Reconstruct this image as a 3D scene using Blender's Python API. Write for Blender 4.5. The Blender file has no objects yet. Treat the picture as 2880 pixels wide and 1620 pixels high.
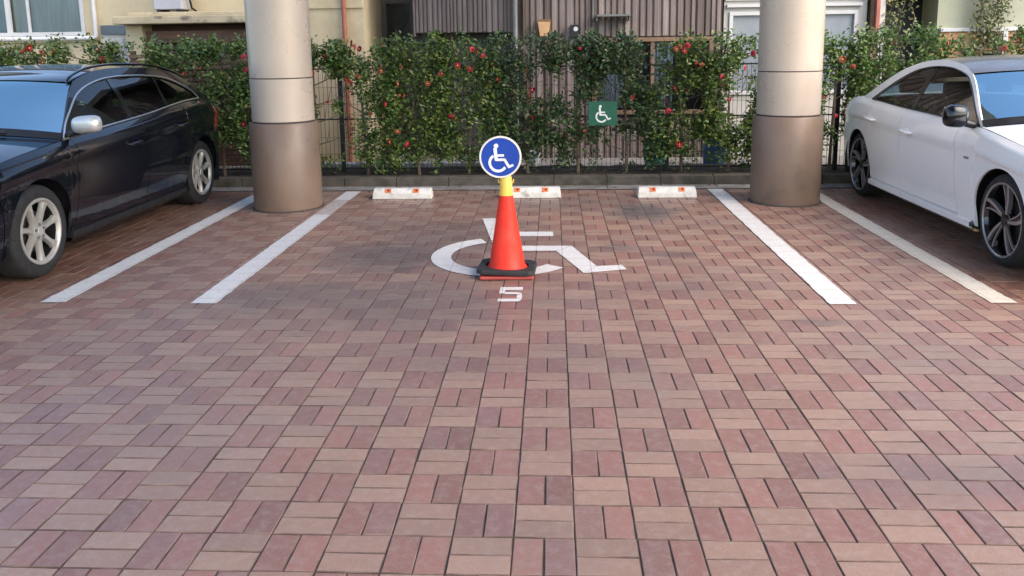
import bpy, math, random
import numpy as np
from mathutils import Vector, Matrix
from mathutils import noise as mnoise

random.seed(7)
rng = np.random.default_rng(7)
sc = bpy.context.scene
C = sc.collection

# ------------------------------------------------------------------ camera
cam_d = bpy.data.cameras.new('camera')
cam = bpy.data.objects.new('camera', cam_d)
C.objects.link(cam)
cam_d.sensor_width = 36.0
cam_d.lens = 29.63
cam_d.shift_y = -270.0 / 2880.0
cam_d.clip_start = 0.05
cam_d.clip_end = 3000
_r = Vector((0.998769, 0.047666, -0.013726))
_u = Vector((0.005266, 0.173267, 0.984861))
_f = Vector((-0.049323, 0.983721, -0.172803))
cam.matrix_world = Matrix(((_r.x, _u.x, -_f.x, 0), (_r.y, _u.y, -_f.y, 0), (_r.z, _u.z, -_f.z, 1.5814), (0, 0, 0, 1)))
sc.camera = cam

# ------------------------------------------------------------------ sky, sun, exposure
SUN_EL, SUN_AZ = math.radians(42), math.radians(128)     # azimuth measured clockwise from +Y
world = bpy.data.worlds.new('World')
sc.world = world
world.use_nodes = True
wn = world.node_tree
wn.nodes.clear()
w_out = wn.nodes.new('ShaderNodeOutputWorld')
w_bg = wn.nodes.new('ShaderNodeBackground')
w_sky = wn.nodes.new('ShaderNodeTexSky')
w_sky.sky_type = 'NISHITA'
w_sky.sun_disc = False
w_sky.sun_elevation = SUN_EL
w_sky.sun_rotation = SUN_AZ
w_sky.air_density = 1.0
w_sky.dust_density = 1.5
w_bg.inputs['Strength'].default_value = 0.15
wn.links.new(w_sky.outputs[0], w_bg.inputs[0])
wn.links.new(w_bg.outputs[0], w_out.inputs[0])
sun_d = bpy.data.lights.new('sun', 'SUN')
sun_d.energy = 1.5
sun_d.angle = math.radians(60)
sun_d.color = (1.0, 0.87, 0.72)
sun = bpy.data.objects.new('sun', sun_d)
C.objects.link(sun)
_sd = Vector((math.sin(SUN_AZ) * math.cos(SUN_EL), math.cos(SUN_AZ) * math.cos(SUN_EL), math.sin(SUN_EL)))
sun.rotation_euler = _sd.to_track_quat('Z', 'Y').to_euler()
sun.location = (0, -20, 30)
vs = sc.view_settings
vs.view_transform = 'Standard'
vs.look = 'None'
vs.exposure = 1.52
vs.gamma = 1.0
vs.use_curve_mapping = False


# ------------------------------------------------------------------ materials
class NT:
    def __init__(s, name):
        s.m = bpy.data.materials.new(name)
        s.m.use_nodes = True
        s.t = s.m.node_tree
        s.t.nodes.clear()
        s.out = s.n('OutputMaterial')

    def n(s, kind, **kw):
        nd = s.t.nodes.new('ShaderNode' + kind)
        for k, v in kw.items():
            if k.startswith('_'):
                setattr(nd, k[1:], v)
            else:
                s.set(nd, k, v)
        return nd

    def set(s, nd, k, v):
        inp = nd.inputs[int(k[1:])] if (k[0] == 'i' and k[1:].isdigit()) else nd.inputs[k.replace('_', ' ')]
        if isinstance(v, bpy.types.NodeSocket):
            s.t.links.new(v, inp)
        else:
            inp.default_value = v

    def mix(s, fac, a, b, mode='MIX'):
        nd = s.t.nodes.new('ShaderNodeMix')
        nd.data_type = 'RGBA'
        nd.blend_type = mode
        for i, v in ((0, fac), (6, a), (7, b)):
            if isinstance(v, bpy.types.NodeSocket):
                s.t.links.new(v, nd.inputs[i])
            else:
                nd.inputs[i].default_value = v if i == 0 else (*v[:3], 1)
        return nd.outputs[2]

    def math(s, op, a, b=0.0, c=None):
        nd = s.n('Math', _operation=op)
        for i, v in enumerate((a, b) if c is None else (a, b, c)):
            s.set(nd, 'i%d' % i, v)
        return nd.outputs[0]

    def ramp(s, v, a, b, lo=0.0, hi=1.0):
        nd = s.n('MapRange', _interpolation_type='SMOOTHSTEP')
        s.set(nd, 'i0', v)
        for i, q in ((1, a), (2, b), (3, lo), (4, hi)):
            nd.inputs[i].default_value = q
        return nd.outputs[0]

    def noise(s, vec, scale, detail=3.0, rough=0.55):
        nd = s.n('TexNoise', Scale=scale, Detail=detail, Roughness=rough)
        if vec is not None:
            s.set(nd, 'Vector', vec)
        return nd.outputs[0]

    def bump(s, h, dist, strength=1.0):
        return s.n('Bump', Height=h, Distance=dist, Strength=strength).outputs[0]

    def pos(s, scale=None):
        g = s.n('NewGeometry').outputs['Position']
        if scale:
            nd = s.n('VectorMath', _operation='MULTIPLY')
            s.set(nd, 'i0', g)
            nd.inputs[1].default_value = scale
            g = nd.outputs[0]
        return g

    def finish(s, bsdf):
        s.t.links.new(bsdf, s.out.inputs[0])
        return s.m


def mat(name, col, rough=0.6, metal=0.0, var=0.12, vscale=6.0, bump=0.0, bscale=60.0, dirt=None, dscale=1.5, dlo=0.5, dhi=0.75,
        stretch=None, coat=0.0, spec=0.5, rvar=0.1, fine=True):
    k = NT(name)
    p = k.pos(stretch)
    nz = k.noise(p, vscale, 4)
    c0 = tuple(max(0, x * (1 - var)) for x in col)
    c1 = tuple(min(1, x * (1 + var)) for x in col)
    c = k.mix(k.ramp(nz, .3, .7), c0, c1)
    if dirt:
        c = k.mix(k.ramp(k.noise(p, dscale, 5, .65), dlo, dhi), c, dirt)
    b = k.n('BsdfPrincipled', Base_Color=c, Metallic=metal)
    k.set(b, 'Roughness', k.ramp(k.noise(p, vscale * 2.3, 3), .3, .7, max(.02, rough - rvar), min(1, rough + rvar)))
    k.set(b, 'Specular_IOR_Level', spec)
    if coat:
        k.set(b, 'Coat_Weight', coat)
        k.set(b, 'Coat_Roughness', .03)
    if bump:
        k.set(b, 'Normal', k.bump(k.noise(p, bscale, 4), bump))
    return k.finish(b.outputs[0])


def glass(name, tint, ior=1.6, rough=0.02, gloss=(1, 1, 1)):
    k = NT(name)
    f = k.n('Fresnel', IOR=ior).outputs[0]
    tr = k.n('BsdfTransparent', Color=(*tint, 1)).outputs[0]
    gl = k.n('BsdfGlossy', Color=(*gloss, 1), Roughness=rough).outputs[0]
    mx = k.n('MixShader', i0=f, i1=tr, i2=gl)
    return k.finish(mx.outputs[0])


def brick_material():
    k = NT('paver_clay')
    a1 = k.n('Attribute', _attribute_name='tone', _attribute_type='GEOMETRY').outputs['Color']
    a2 = k.n('Attribute', _attribute_name='tone', _attribute_type='OBJECT').outputs['Color']
    c = k.mix(1.0, a1, a2, 'ADD')
    p = k.pos()
    # fine grain and cloudy mottling
    g = k.noise(p, 140, 3, .7)
    c = k.mix(k.ramp(g, .35, .72, 0, .55), c, k.mix(1.0, c, (.55, .55, .56), 'MULTIPLY'))
    c = k.mix(k.ramp(k.noise(p, 26, 5, .7), .42, .75, 0, .38), c, (.42, .34, .29))
    c = k.mix(k.ramp(k.noise(p, 9, 4, .6), .5, .8, 0, .40), c, (.22, .15, .125))
    c = k.mix(k.ramp(k.noise(p, 420, 2, .8), .60, .72, 0, .5), c, (.12, .09, .08))
    # grey film of dirt where cars drive
    film = k.ramp(k.noise(p, .75, 5, .62), .45, .68, 0, .40)
    c = k.mix(film, c, (.22, .18, .155))
    # stains with a shape of their own
    tot = None
    for x, y, rx, ry, st in ((.86, 7.95, .42, .55, 1.0), (.52, 6.45, .24, .18, .55), (.88, 6.24, .26, .16, .6), (-1.28, 6.2, .75, .75, .72),
                             (-1.62, 5.2, .7, .5, .65), (1.5, 4.68, .2, .1, .5), (-1.0, 5.0, 1.2, .8, .52), (-.75, 6.9, 1.0, 1.0, .52), (.3, 8.3, 1.6, .6, .35), (.9, 5.4, .5, .3, .3), (-.4, 4.1, 1.1, .35, .25), (1.6, 2.9, .8, .22, .3)):
        d = k.n('VectorMath', _operation='SUBTRACT', i0=p)
        d.inputs[1].default_value = (x, y, 0)
        e = k.n('VectorMath', _operation='MULTIPLY', i0=d.outputs[0])
        e.inputs[1].default_value = (1 / rx, 1 / ry, 0)
        ln = k.n('VectorMath', _operation='LENGTH', i0=e.outputs[0]).outputs['Value']
        nn = k.math('MULTIPLY', k.noise(p, 6, 4, .7), 1.1)
        v = k.ramp(k.math('ADD', ln, k.math('SUBTRACT', nn, .55)), .25, 1.1, st, 0)
        tot = v if tot is None else k.math('MAXIMUM', tot, v)
    c = k.mix(tot, c, (.100, .082, .078))
    b = k.n('BsdfPrincipled', Base_Color=c)
    k.set(b, 'Roughness', k.ramp(k.noise(p, 3, 4), .3, .7, .35, .50))
    k.set(b, 'Specular_IOR_Level', .9)
    k.set(b, 'Normal', k.bump(k.noise(p, 220, 4, .7), .0012))
    return k.finish(b.outputs[0])


def paint_material(name, col, wear=.5, patch=None):
    k = NT(name)
    p = k.pos()
    c = k.mix(k.ramp(k.noise(p, 14, 5, .65), .45, .8, 0, .5), col, tuple(x * .78 for x in col))
    c = k.mix(k.ramp(k.noise(p, 75, 4, .75), .53, .68, 0, wear), c, (.36, .26, .22))
    c = k.mix(k.ramp(k.noise(p, 5, 5, .7), .56, .74, 0, .35), c, (.42, .36, .31))
    # joints of the pavers telegraphing through: dark hairlines on the 0.2 m grid
    sep = k.n('SeparateXYZ', i0=p)
    for ax, off in ((0, -.13687), (1, 4.10647)):
        q = k.math('MODULO', k.math('ADD', k.math('SUBTRACT', sep.outputs[ax], off), 40.0), .2)
        dd = k.math('MINIMUM', q, k.math('SUBTRACT', .2, q))
        c = k.mix(k.ramp(dd, .0015, .007, .42, 0), c, (.25, .2, .18))
    if patch:
        s2 = k.ramp(sep.outputs[1], patch[0], patch[0] + .06, 0, 1)
        s3 = k.ramp(sep.outputs[1], patch[1] - .1, patch[1], 1, 0)
        w = k.math('MULTIPLY', k.math('MULTIPLY', s2, s3), k.ramp(k.noise(p, 18, 4, .7), .3, .6, .25, .8))
        c = k.mix(w, c, (.33, .25, .23))
    b = k.n('BsdfPrincipled', Base_Color=c, Roughness=.62)
    k.set(b, 'Normal', k.bump(k.noise(p, 160, 3, .7), .0015))
    return k.finish(b.outputs[0])


def leaf_material(name, dark, light, yellow):
    k = NT(name)
    a = k.n('Attribute', _attribute_name='rnd', _attribute_type='GEOMETRY').outputs['Fac']
    c = k.mix(k.ramp(a, 0, .85), dark, light)
    c = k.mix(k.ramp(a, .86, .98), c, yellow)
    b = k.n('BsdfPrincipled', Base_Color=c, Roughness=.36)
    t = k.n('BsdfTranslucent', Color=c)
    mx = k.n('MixShader', i0=.18, i1=b.outputs[0], i2=t.outputs[0])
    return k.finish(mx.outputs[0])


def corrugated_material(name, col, rust):
    k = NT(name)
    p = k.pos((1, 1, .12))
    c = k.mix(k.ramp(k.noise(p, 9, 5, .65), .35, .7), tuple(x * .75 for x in col), tuple(x * 1.15 for x in col))
    c = k.mix(k.ramp(k.noise(p, 3.1, 5, .7), .52, .75, 0, .75), c, rust)
    b = k.n('BsdfPrincipled', Base_Color=c, Roughness=.55)
    return k.finish(b.outputs[0])


M = {}
M['brick'] = brick_material()
M['joint'] = mat('joint_sand', (.060, .043, .036), .95, var=.4, vscale=18, bump=.001, bscale=200)
M['brick_edge'] = mat('paver_grimy_arris', (.160, .104, .084), .85, var=.45, vscale=7, dirt=(.26, .165, .125), dscale=3, dlo=.52, dhi=.72)
M['asphalt'] = mat('asphalt', (.07, .068, .066), .9, var=.25, vscale=40, bump=.002, bscale=180)
M['gutter'] = mat('gutter_concrete', (.24, .225, .21), .85, var=.2, vscale=9, dirt=(.12, .11, .095), bump=.002, bscale=90)
M['kerb'] = mat('kerb_mossy_concrete', (.092, .078, .062), .9, var=.3, vscale=7, dirt=(.05, .052, .03), dscale=3, dlo=.45, dhi=.7, bump=.004, bscale=60)
M['soil'] = mat('soil', (.045, .035, .026), 1, var=.4, vscale=25, bump=.02, bscale=40)
M['paint'] = paint_material('road_paint_white', (.68, .655, .62), .75)
M['paint_patch'] = paint_material('road_paint_white_worn', (.68, .655, .62), .75, patch=(7.75, 8.62))
M['paint_aged'] = paint_material('road_paint_cream', (.62, .565, .47), .7)
M['col_upper'] = mat('column_beige_panel', (.52, .43, .345), .30, metal=.12, var=.05, vscale=2, spec=.5, rvar=.04)
M['col_lower'] = mat('column_taupe_sleeve', (.205, .140, .098), .42, metal=.05, var=.06, vscale=5, dirt=(.13, .095, .075), dscale=2.2, rvar=.06)
M['col_seam'] = mat('column_seam', (.06, .05, .045), .7)
M['stop'] = mat('stop_white_concrete', (.66, .63, .57), .75, var=.12, vscale=12, dirt=(.30, .27, .24), dscale=9, dlo=.52, dhi=.75, bump=.002)
M['reflector'] = mat('reflector_orange', (.72, .20, .07), .35)
M['screw'] = mat('reflector_core', (.16, .03, .02), .4)
M['cone_red'] = mat('cone_red_plastic', (.80, .035, .014), .55, var=.08, vscale=5, dirt=(.55, .06, .035), dscale=7, rvar=.08, spec=.3)
M['cone_foot'] = mat('cone_foot_faded', (.42, .06, .045), .7, var=.15, dirt=(.2, .06, .05), dscale=8)
M['cone_yellow'] = mat('cone_yellow_plastic', (.85, .55, .09), .42, var=.06)
M['rubber'] = mat('black_rubber', (.02, .02, .021), .7, var=.2, vscale=12, dirt=(.06, .055, .05), dscale=6)
M['sign_blue'] = mat('sign_blue', (.003, .046, .33), .4, var=.06, dirt=(.012, .04, .22), dscale=14, dlo=.6, dhi=.85)
M['sign_white'] = mat('sign_white', (.78, .78, .76), .4, var=.04, dirt=(.6, .58, .52), dscale=14)
M['sign_rim'] = mat('sign_rim', (.70, .66, .58), .45, var=.08)
M['sign_green'] = mat('sign_green', (.003, .095, .05), .5, var=.08)
M['fence'] = mat('fence_black_metal', (.012, .012, .013), .45)
M['bark'] = mat('bark', (.15, .105, .07), .9, var=.3, vscale=30, bump=.004, bscale=80)
M['petal'] = mat('petal_red', (.40, .018, .035), .6, var=.35, vscale=30)
M['petal2'] = mat('petal_faded', (.34, .075, .045), .6, var=.3, vscale=30)
M['stamen'] = mat('stamen_yellow', (.7, .5, .12), .7)
M['leafA'] = leaf_material('leaf_mid', (.034, .075, .020), (.135, .205, .042), (.28, .27, .07))
M['leafB'] = leaf_material('leaf_dark', (.024, .054, .024), (.080, .135, .046), (.18, .15, .06))
M['leafC'] = leaf_material('leaf_bright', (.038, .088, .024), (.140, .22, .05), (.29, .28, .09))
M['vine'] = leaf_material('leaf_vine', (.05, .08, .03), (.17, .19, .07), (.30, .22, .10))
M['cream'] = mat('cream_render', (.60, .505, .33), .85, var=.06, vscale=2, dirt=(.48, .37, .22), dscale=1.2, bump=.002, bscale=120)
M['palewall'] = mat('pale_grey_render', (.55, .52, .50), .85, var=.06, vscale=2, dirt=(.42, .39, .36), bump=.002)
M['bluegrey'] = mat('blue_grey_band', (.10, .13, .15), .6)
M['ledge'] = mat('stained_ledge', (.50, .41, .27), .85, var=.12, vscale=3, dirt=(.10, .085, .07), dscale=2.2, dlo=.5, dhi=.66, stretch=(1, 1, 1.6), bump=.003)
M['darkwood'] = mat('dark_brown_wood', (.075, .045, .032), .75, var=.3, vscale=6, stretch=(.3, 1, 4))
M['slat'] = mat('reddish_brown_slat', (.16, .085, .06), .7, var=.3, vscale=5, stretch=(.3, 1, 4))
M['white_frame'] = mat('white_window_frame', (.56, .555, .55), .45, var=.04)
M['white_pipe'] = mat('white_pipe', (.68, .67, .66), .45, var=.05)
M['red_pipe'] = mat('red_brown_pipe', (.38, .12, .08), .5)
M['curtain'] = mat('pale_blue_curtain', (.30, .37, .40), .9, var=.16, vscale=10, stretch=(1, 1, .1))
M['blue_pane'] = mat('blue_pane_backing', (.09, .22, .30), .6, var=.1)
M['winglass'] = glass('house_window_glass', (.85, .9, .92), 1.45, .03)
M['greywall'] = mat('dark_grey_render', (.105, .105, .10), .85, var=.12, vscale=3, dirt=(.06, .06, .06))
M['black'] = mat('black_void', (.008, .008, .009), .5)
M['corrA'] = corrugated_material('corrugated_mauve', (.16, .13, .128), (.10, .07, .055))
M['corrB'] = corrugated_material('corrugated_brown', (.22, .175, .16), (.13, .085, .06))
M['corrB2'] = corrugated_material('corrugated_brown_dark', (.15, .115, .10), (.08, .055, .042))
M['corrB3'] = corrugated_material('corrugated_brown_pale', (.30, .245, .225), (.16, .11, .085))
M['corrA2'] = corrugated_material('corrugated_mauve_dark', (.13, .105, .10), (.08, .06, .05))
M['backing'] = mat('wall_backing_dark', (.06, .048, .042), .9)
M['brownframe'] = mat('brown_timber_frame', (.20, .125, .075), .7, var=.2, vscale=8)
M['zinc'] = mat('zinc_pipe', (.20, .20, .20), .45, metal=.5)
M['frost'] = mat('frosted_glass_grey', (.25, .28, .31), .28, var=.08, vscale=3)
M['peach'] = mat('peach_shade', (.70, .42, .22), .6)
M['greenwall'] = mat('pale_green_render', (.40, .40, .29), .85, var=.07, vscale=2, dirt=(.30, .30, .22), bump=.002)
M['orangewall'] = mat('orange_brown_board', (.42, .22, .11), .75, var=.15, vscale=4, stretch=(1, 1, .3))
M['offwhite'] = mat('off_white_panel', (.52, .50, .46), .8, var=.08, vscale=3, dirt=(.34, .31, .27))
M['roof'] = mat('grey_roof', (.12, .12, .125), .7)
M['acbox'] = mat('appliance_casing', (.48, .47, .50), .5, var=.05)
M['teal'] = mat('teal_plastic', (.015, .21, .26), .45)
M['bluebin'] = mat('blue_plastic', (.035, .10, .22), .45)
M['whitepl'] = mat('white_plastic', (.66, .68, .70), .45)
M['lowwall'] = mat('pale_low_wall', (.34, .36, .39), .8, var=.15)
# vehicles
M['carblack'] = mat('paint_midnight_blue', (.0035, .0045, .009), .3, metal=.0, var=.03, coat=1.0, rvar=.03, spec=.05)
M['carwhite'] = mat('paint_white', (.84, .825, .80), .4, var=.015, coat=.8, rvar=.03)
M['trimblack'] = mat('trim_black', (.012, .012, .013), .4)
M['glossblack'] = mat('gloss_black', (.008, .008, .009), .12, coat=.5, rvar=.02)
M['chrome'] = mat('chrome_trim', (.62, .62, .60), .22, metal=.9, var=.04, rvar=.03)
M['silver'] = mat('silver_paint', (.62, .61, .58), .32, metal=.55, var=.06, rvar=.05)
M['alloy'] = mat('alloy_silver', (.46, .44, .40), .38, metal=.45, var=.08, rvar=.06)
M['alloydark'] = mat('alloy_machined', (.36, .34, .34), .32, metal=.6, var=.08, rvar=.05)
M['tyre'] = mat('tyre_rubber', (.018, .0175, .0175), .8, var=.2, vscale=15)
M['disc'] = mat('brake_disc', (.10, .09, .085), .5, metal=.6)
M['carglass'] = glass('car_side_glass', (.60, .68, .66), 1.5, .01)
M['carglass_mid'] = glass('car_side_glass_green', (.30, .42, .38), 1.5, .01)
M['carglass_dark'] = glass('car_side_glass_dark', (.16, .19, .20), 1.6, .01)
M['windscreen'] = glass('car_windscreen', (.22, .36, .46), 9.0, .01, (.62, .90, 1))
M['roofglass'] = mat('panoramic_roof_glass', (.10, .088, .078), .28, coat=.4, rvar=.04)
M['lamp'] = mat('lamp_lens', (.50, .52, .52), .15, metal=.3, coat=.6)
M['taillamp'] = mat('tail_lamp', (.40, .03, .02), .2, coat=.6)
M['seat'] = mat('seat_fabric', (.055, .052, .05), .85)
M['dash'] = mat('dashboard', (.03, .03, .032), .7)


# ------------------------------------------------------------------ mesh helpers
class MB:
    def __init__(s):
        s.v, s.f, s.m = [], [], []

    def add(s, verts, faces, mi=0):
        o = len(s.v)
        s.v += [tuple(map(float, q)) for q in verts]
        s.f += [tuple(i + o for i in fc) for fc in faces]
        s.m += [mi] * len(faces)
        return s

    def box(s, x0, x1, y0, y1, z0, z1, mi=0):
        v = [(x0, y0, z0), (x1, y0, z0), (x1, y1, z0), (x0, y1, z0), (x0, y0, z1), (x1, y0, z1), (x1, y1, z1), (x0, y1, z1)]
        return s.add(v, [(3, 2, 1, 0), (4, 5, 6, 7), (0, 1, 5, 4), (1, 2, 6, 5), (2, 3, 7, 6), (3, 0, 4, 7)], mi)

    def prism(s, poly, z0, z1, mi=0):
        n = len(poly)
        v = [(x, y, z0) for x, y in poly] + [(x, y, z1) for x, y in poly]
        f = [tuple(range(n - 1, -1, -1)), tuple(range(n, 2 * n))] + [(i, (i + 1) % n, (i + 1) % n + n, i + n) for i in range(n)]
        return s.add(v, f, mi)

    def hull_xf(s, verts, faces, mat4, mi=0):
        return s.add([mat4 @ Vector(q) for q in verts], faces, mi)

    def tube(s, pts, rad, n=8, mi=0, caps=True, closed=False):
        pts = [Vector(q) for q in pts]
        rad = rad if hasattr(rad, '__len__') else [rad] * len(pts)
        vs_, fs = [], []
        up = Vector((.123, .456, .88)).normalized()
        for i, q in enumerate(pts):
            a = pts[max(0, i - 1)]
            b = pts[min(len(pts) - 1, i + 1)]
            d = (b - a).normalized() if (b - a).length > 1e-9 else Vector((0, 0, 1))
            e1 = d.cross(up)
            if e1.length < 1e-4:
                e1 = d.cross(Vector((1, 0, 0)))
            e1.normalize()
            e2 = d.cross(e1)
            for j in range(n):
                t = 2 * math.pi * j / n
                vs_.append(q + rad[i] * (math.cos(t) * e1 + math.sin(t) * e2))
        for i in range(len(pts) - 1):
            for j in range(n):
                fs.append((i * n + j, i * n + (j + 1) % n, (i + 1) * n + (j + 1) % n, (i + 1) * n + j))
        if caps:
            fs.append(tuple(range(n))[::-1])
            fs.append(tuple((len(pts) - 1) * n + j for j in range(n)))
        return s.add(vs_, fs, mi)

    def lathe(s, prof, n=48, axis='z', c=(0, 0, 0), mi=0, a0=0, a1=2 * math.pi):
        """prof: list of (r, h); spun about axis through c"""
        full = abs(a1 - a0 - 2 * math.pi) < 1e-6
        m = n if full else n + 1
        v, f = [], []
        for r, h in prof:
            for j in range(m):
                t = a0 + (a1 - a0) * j / n
                if axis == 'z':
                    v.append((c[0] + r * math.cos(t), c[1] + r * math.sin(t), c[2] + h))
                else:
                    v.append((c[0] + r * math.cos(t), c[1] + h, c[2] + r * math.sin(t)))
        for i in range(len(prof) - 1):
            for j in range(n):
                j2 = (j + 1) % m if full else j + 1
                f.append((i * m + j, i * m + j2, (i + 1) * m + j2, (i + 1) * m + j))
        return s.add(v, f, mi)

    def grid(s, P, mi=0, flip=False):
        nr, nc = len(P), len(P[0])
        v = [q for row in P for q in row]
        f = []
        for i in range(nr - 1):
            for j in range(nc - 1):
                q = (i * nc + j, i * nc + j + 1, (i + 1) * nc + j + 1, (i + 1) * nc + j)
                f.append(q[::-1] if flip else q)
        return s.add(v, f, mi)

    def rimmed(s, P, th=.014, flip=False, mi=0):
        """grid with its own border returns (unshared, so the face keeps clean shading)"""
        s.grid(P, mi, flip)
        A = np.array(P, float)
        du = np.gradient(A, axis=0)
        dv = np.gradient(A, axis=1)
        nrm = np.cross(du, dv)
        nrm /= np.maximum(np.linalg.norm(nrm, axis=2), 1e-9)[..., None]
        B = A + nrm * (th if not flip else -th)
        nr, nc = A.shape[:2]
        loop = [(0, j) for j in range(nc)] + [(i, nc - 1) for i in range(1, nr)] + [(nr - 1, j) for j in range(nc - 2, -1, -1)] + [(i, 0) for i in range(nr - 2, 0, -1)]
        n = len(loop)
        v = [A[q] for q in loop] + [B[q] for q in loop]
        f = [(k, (k + 1) % n, (k + 1) % n + n, k + n) for k in range(n)]
        return s.add(v, [q if flip else q[::-1] for q in f], mi)

    def build(s, name, mats, parent=None, smooth=False, bevel=0.0, seg=2, solid=0.0, loc=None):
        me = bpy.data.meshes.new(name)
        me.from_pydata(s.v, [], s.f)
        for m_ in (mats if isinstance(mats, (list, tuple)) else [mats]):
            me.materials.append(M[m_] if isinstance(m_, str) else m_)
        if any(s.m):
            me.polygons.foreach_set('material_index', s.m)
        if smooth:
            me.polygons.foreach_set('use_smooth', [True] * len(me.polygons))
            if smooth != 'all':
                try:
                    me.set_sharp_from_angle(angle=math.radians(38))
                except Exception:
                    pass
        me.update()
        o = bpy.data.objects.new(name, me)
        C.objects.link(o)
        if parent:
            o.parent = parent
        if loc:
            o.location = loc
        if solid:
            md = o.modifiers.new('thickness', 'SOLIDIFY')
            md.thickness = solid
            md.offset = -1
        if bevel:
            md = o.modifiers.new('edge', 'BEVEL')
            md.width = bevel
            md.segments = seg
            md.limit_method = 'ANGLE'
        return o


def tag(o, label=None, cat=None, group=None, kind=None):
    if label:
        o['label'] = label
    if cat:
        o['category'] = cat
    if group:
        o['group'] = group
    if kind:
        o['kind'] = kind
    return o


def empty(name, loc=(0, 0, 0), rz=0.0):
    o = bpy.data.objects.new(name, None)
    o.empty_display_size = .2
    C.objects.link(o)
    o.location = loc
    o.rotation_euler = (0, 0, rz)
    return o


def spl(pts):
    """smooth interpolation y(x) through points sorted by x"""
    pts = sorted(pts)
    X = np.array([q[0] for q in pts], float)
    Y = np.array([q[1] for q in pts], float)
    d = np.diff(Y) / np.diff(X)
    m = np.zeros(len(X))
    m[0], m[-1] = d[0], d[-1]
    for i in range(1, len(X) - 1):
        m[i] = 0 if d[i - 1] * d[i] <= 0 else 2 * d[i - 1] * d[i] / (d[i - 1] + d[i])

    def fn(x):
        x = float(min(max(x, X[0]), X[-1]))
        i = int(min(max(np.searchsorted(X, x) - 1, 0), len(X) - 2))
        h = X[i + 1] - X[i]
        t = (x - X[i]) / h
        return float((2 * t ** 3 - 3 * t ** 2 + 1) * Y[i] + (t ** 3 - 2 * t ** 2 + t) * h * m[i] + (-2 * t ** 3 + 3 * t ** 2) * Y[i + 1] + (t ** 3 - t ** 2) * h * m[i + 1])
    return fn


# ================================================================== ground, paving
X0G, Y0G, MOD = -0.13687, 4.10647, 0.2
g = MB()
g.add([(-400, -400, -.045), (400, -400, -.045), (400, 400, -.045), (-400, 400, -.045)], [(0, 1, 2, 3)])
tag(g.build('ground', 'asphalt'), kind='structure')

BX0, BX1, BY0, BY1 = -8.2, 7.4, 0.3, 9.2
pv = MB()
pv.box(BX0, BX1, BY0, BY1, -.04, -.0052)
paving = tag(pv.build('paving', 'joint'), kind='structure')


def brick_mesh(lx, ly):
    hx, hy, c = lx / 2, ly / 2, .0029
    v = []
    for (dx, dy, z) in ((hx, hy, -.03), (hx, hy, -.0022), (hx - c, hy - c, 0.0)):
        v += [(-dx, -dy, z), (dx, -dy, z), (dx, dy, z), (-dx, dy, z)]
    f = []
    for k in (0, 4):
        for j in range(4):
            f.append((k + j, k + (j + 1) % 4, k + 4 + (j + 1) % 4, k + 4 + j))
    f.append((8, 9, 10, 11))
    return v, f


BRX = brick_mesh(.1960, .0960)
BRY = brick_mesh(.0960, .1960)
bricks = []
i0, i1 = int(math.floor((BX0 - X0G) / MOD)) + 1, int(math.floor((BX1 - X0G) / MOD))
j0, j1 = int(math.floor((Y0G - BY1) / MOD)) + 1, int(math.floor((Y0G - BY0) / MOD))
for i in range(i0, i1):
    for j in range(j0, j1):
        cx, cy = X0G + MOD * (i + .5), Y0G - MOD * (j + .5)
        vert = (i + j) % 2 == 0
        for s in (-1, 1):
            x, y = (cx + s * .05, cy) if vert else (cx, cy + s * .05)
            w = rng.normal(0, 1)
            if vert:
                col = np.array((.275, .136, .104)) * (1 + .08 * w)
                if rng.random() < .16:
                    col = np.array((.255, .136, .112)) * (1 + .05 * w)
                elif rng.random() < .15:
                    col = np.array((.325, .160, .122))
            else:
                col = np.array((.345, .218, .158)) * (1 + .06 * w)
                if rng.random() < .2:
                    col = np.array((.318, .196, .145)) * (1 + .06 * w)
                elif rng.random() < .12:
                    col = np.array((.365, .235, .172))
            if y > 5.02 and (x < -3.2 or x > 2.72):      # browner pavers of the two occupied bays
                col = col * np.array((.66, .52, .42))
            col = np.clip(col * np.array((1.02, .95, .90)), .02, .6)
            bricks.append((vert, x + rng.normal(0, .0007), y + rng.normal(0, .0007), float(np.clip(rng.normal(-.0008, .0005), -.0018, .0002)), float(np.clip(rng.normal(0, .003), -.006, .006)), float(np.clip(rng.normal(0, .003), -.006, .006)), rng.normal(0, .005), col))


def ndc(x, y, z=0.):
    d = Vector((x, y, z - 1.5814))
    zc = d.dot(_f)
    if zc < .2:
        return None
    return (1440 + 2370.5 * d.dot(_r) / zc, 540 - 2370.5 * d.dot(_u) / zc, zc)


def seen(b):
    q = ndc(b[1], b[2])
    return q is not None and -60 < q[0] < 2940 and -60 < q[1] < 1640


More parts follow.
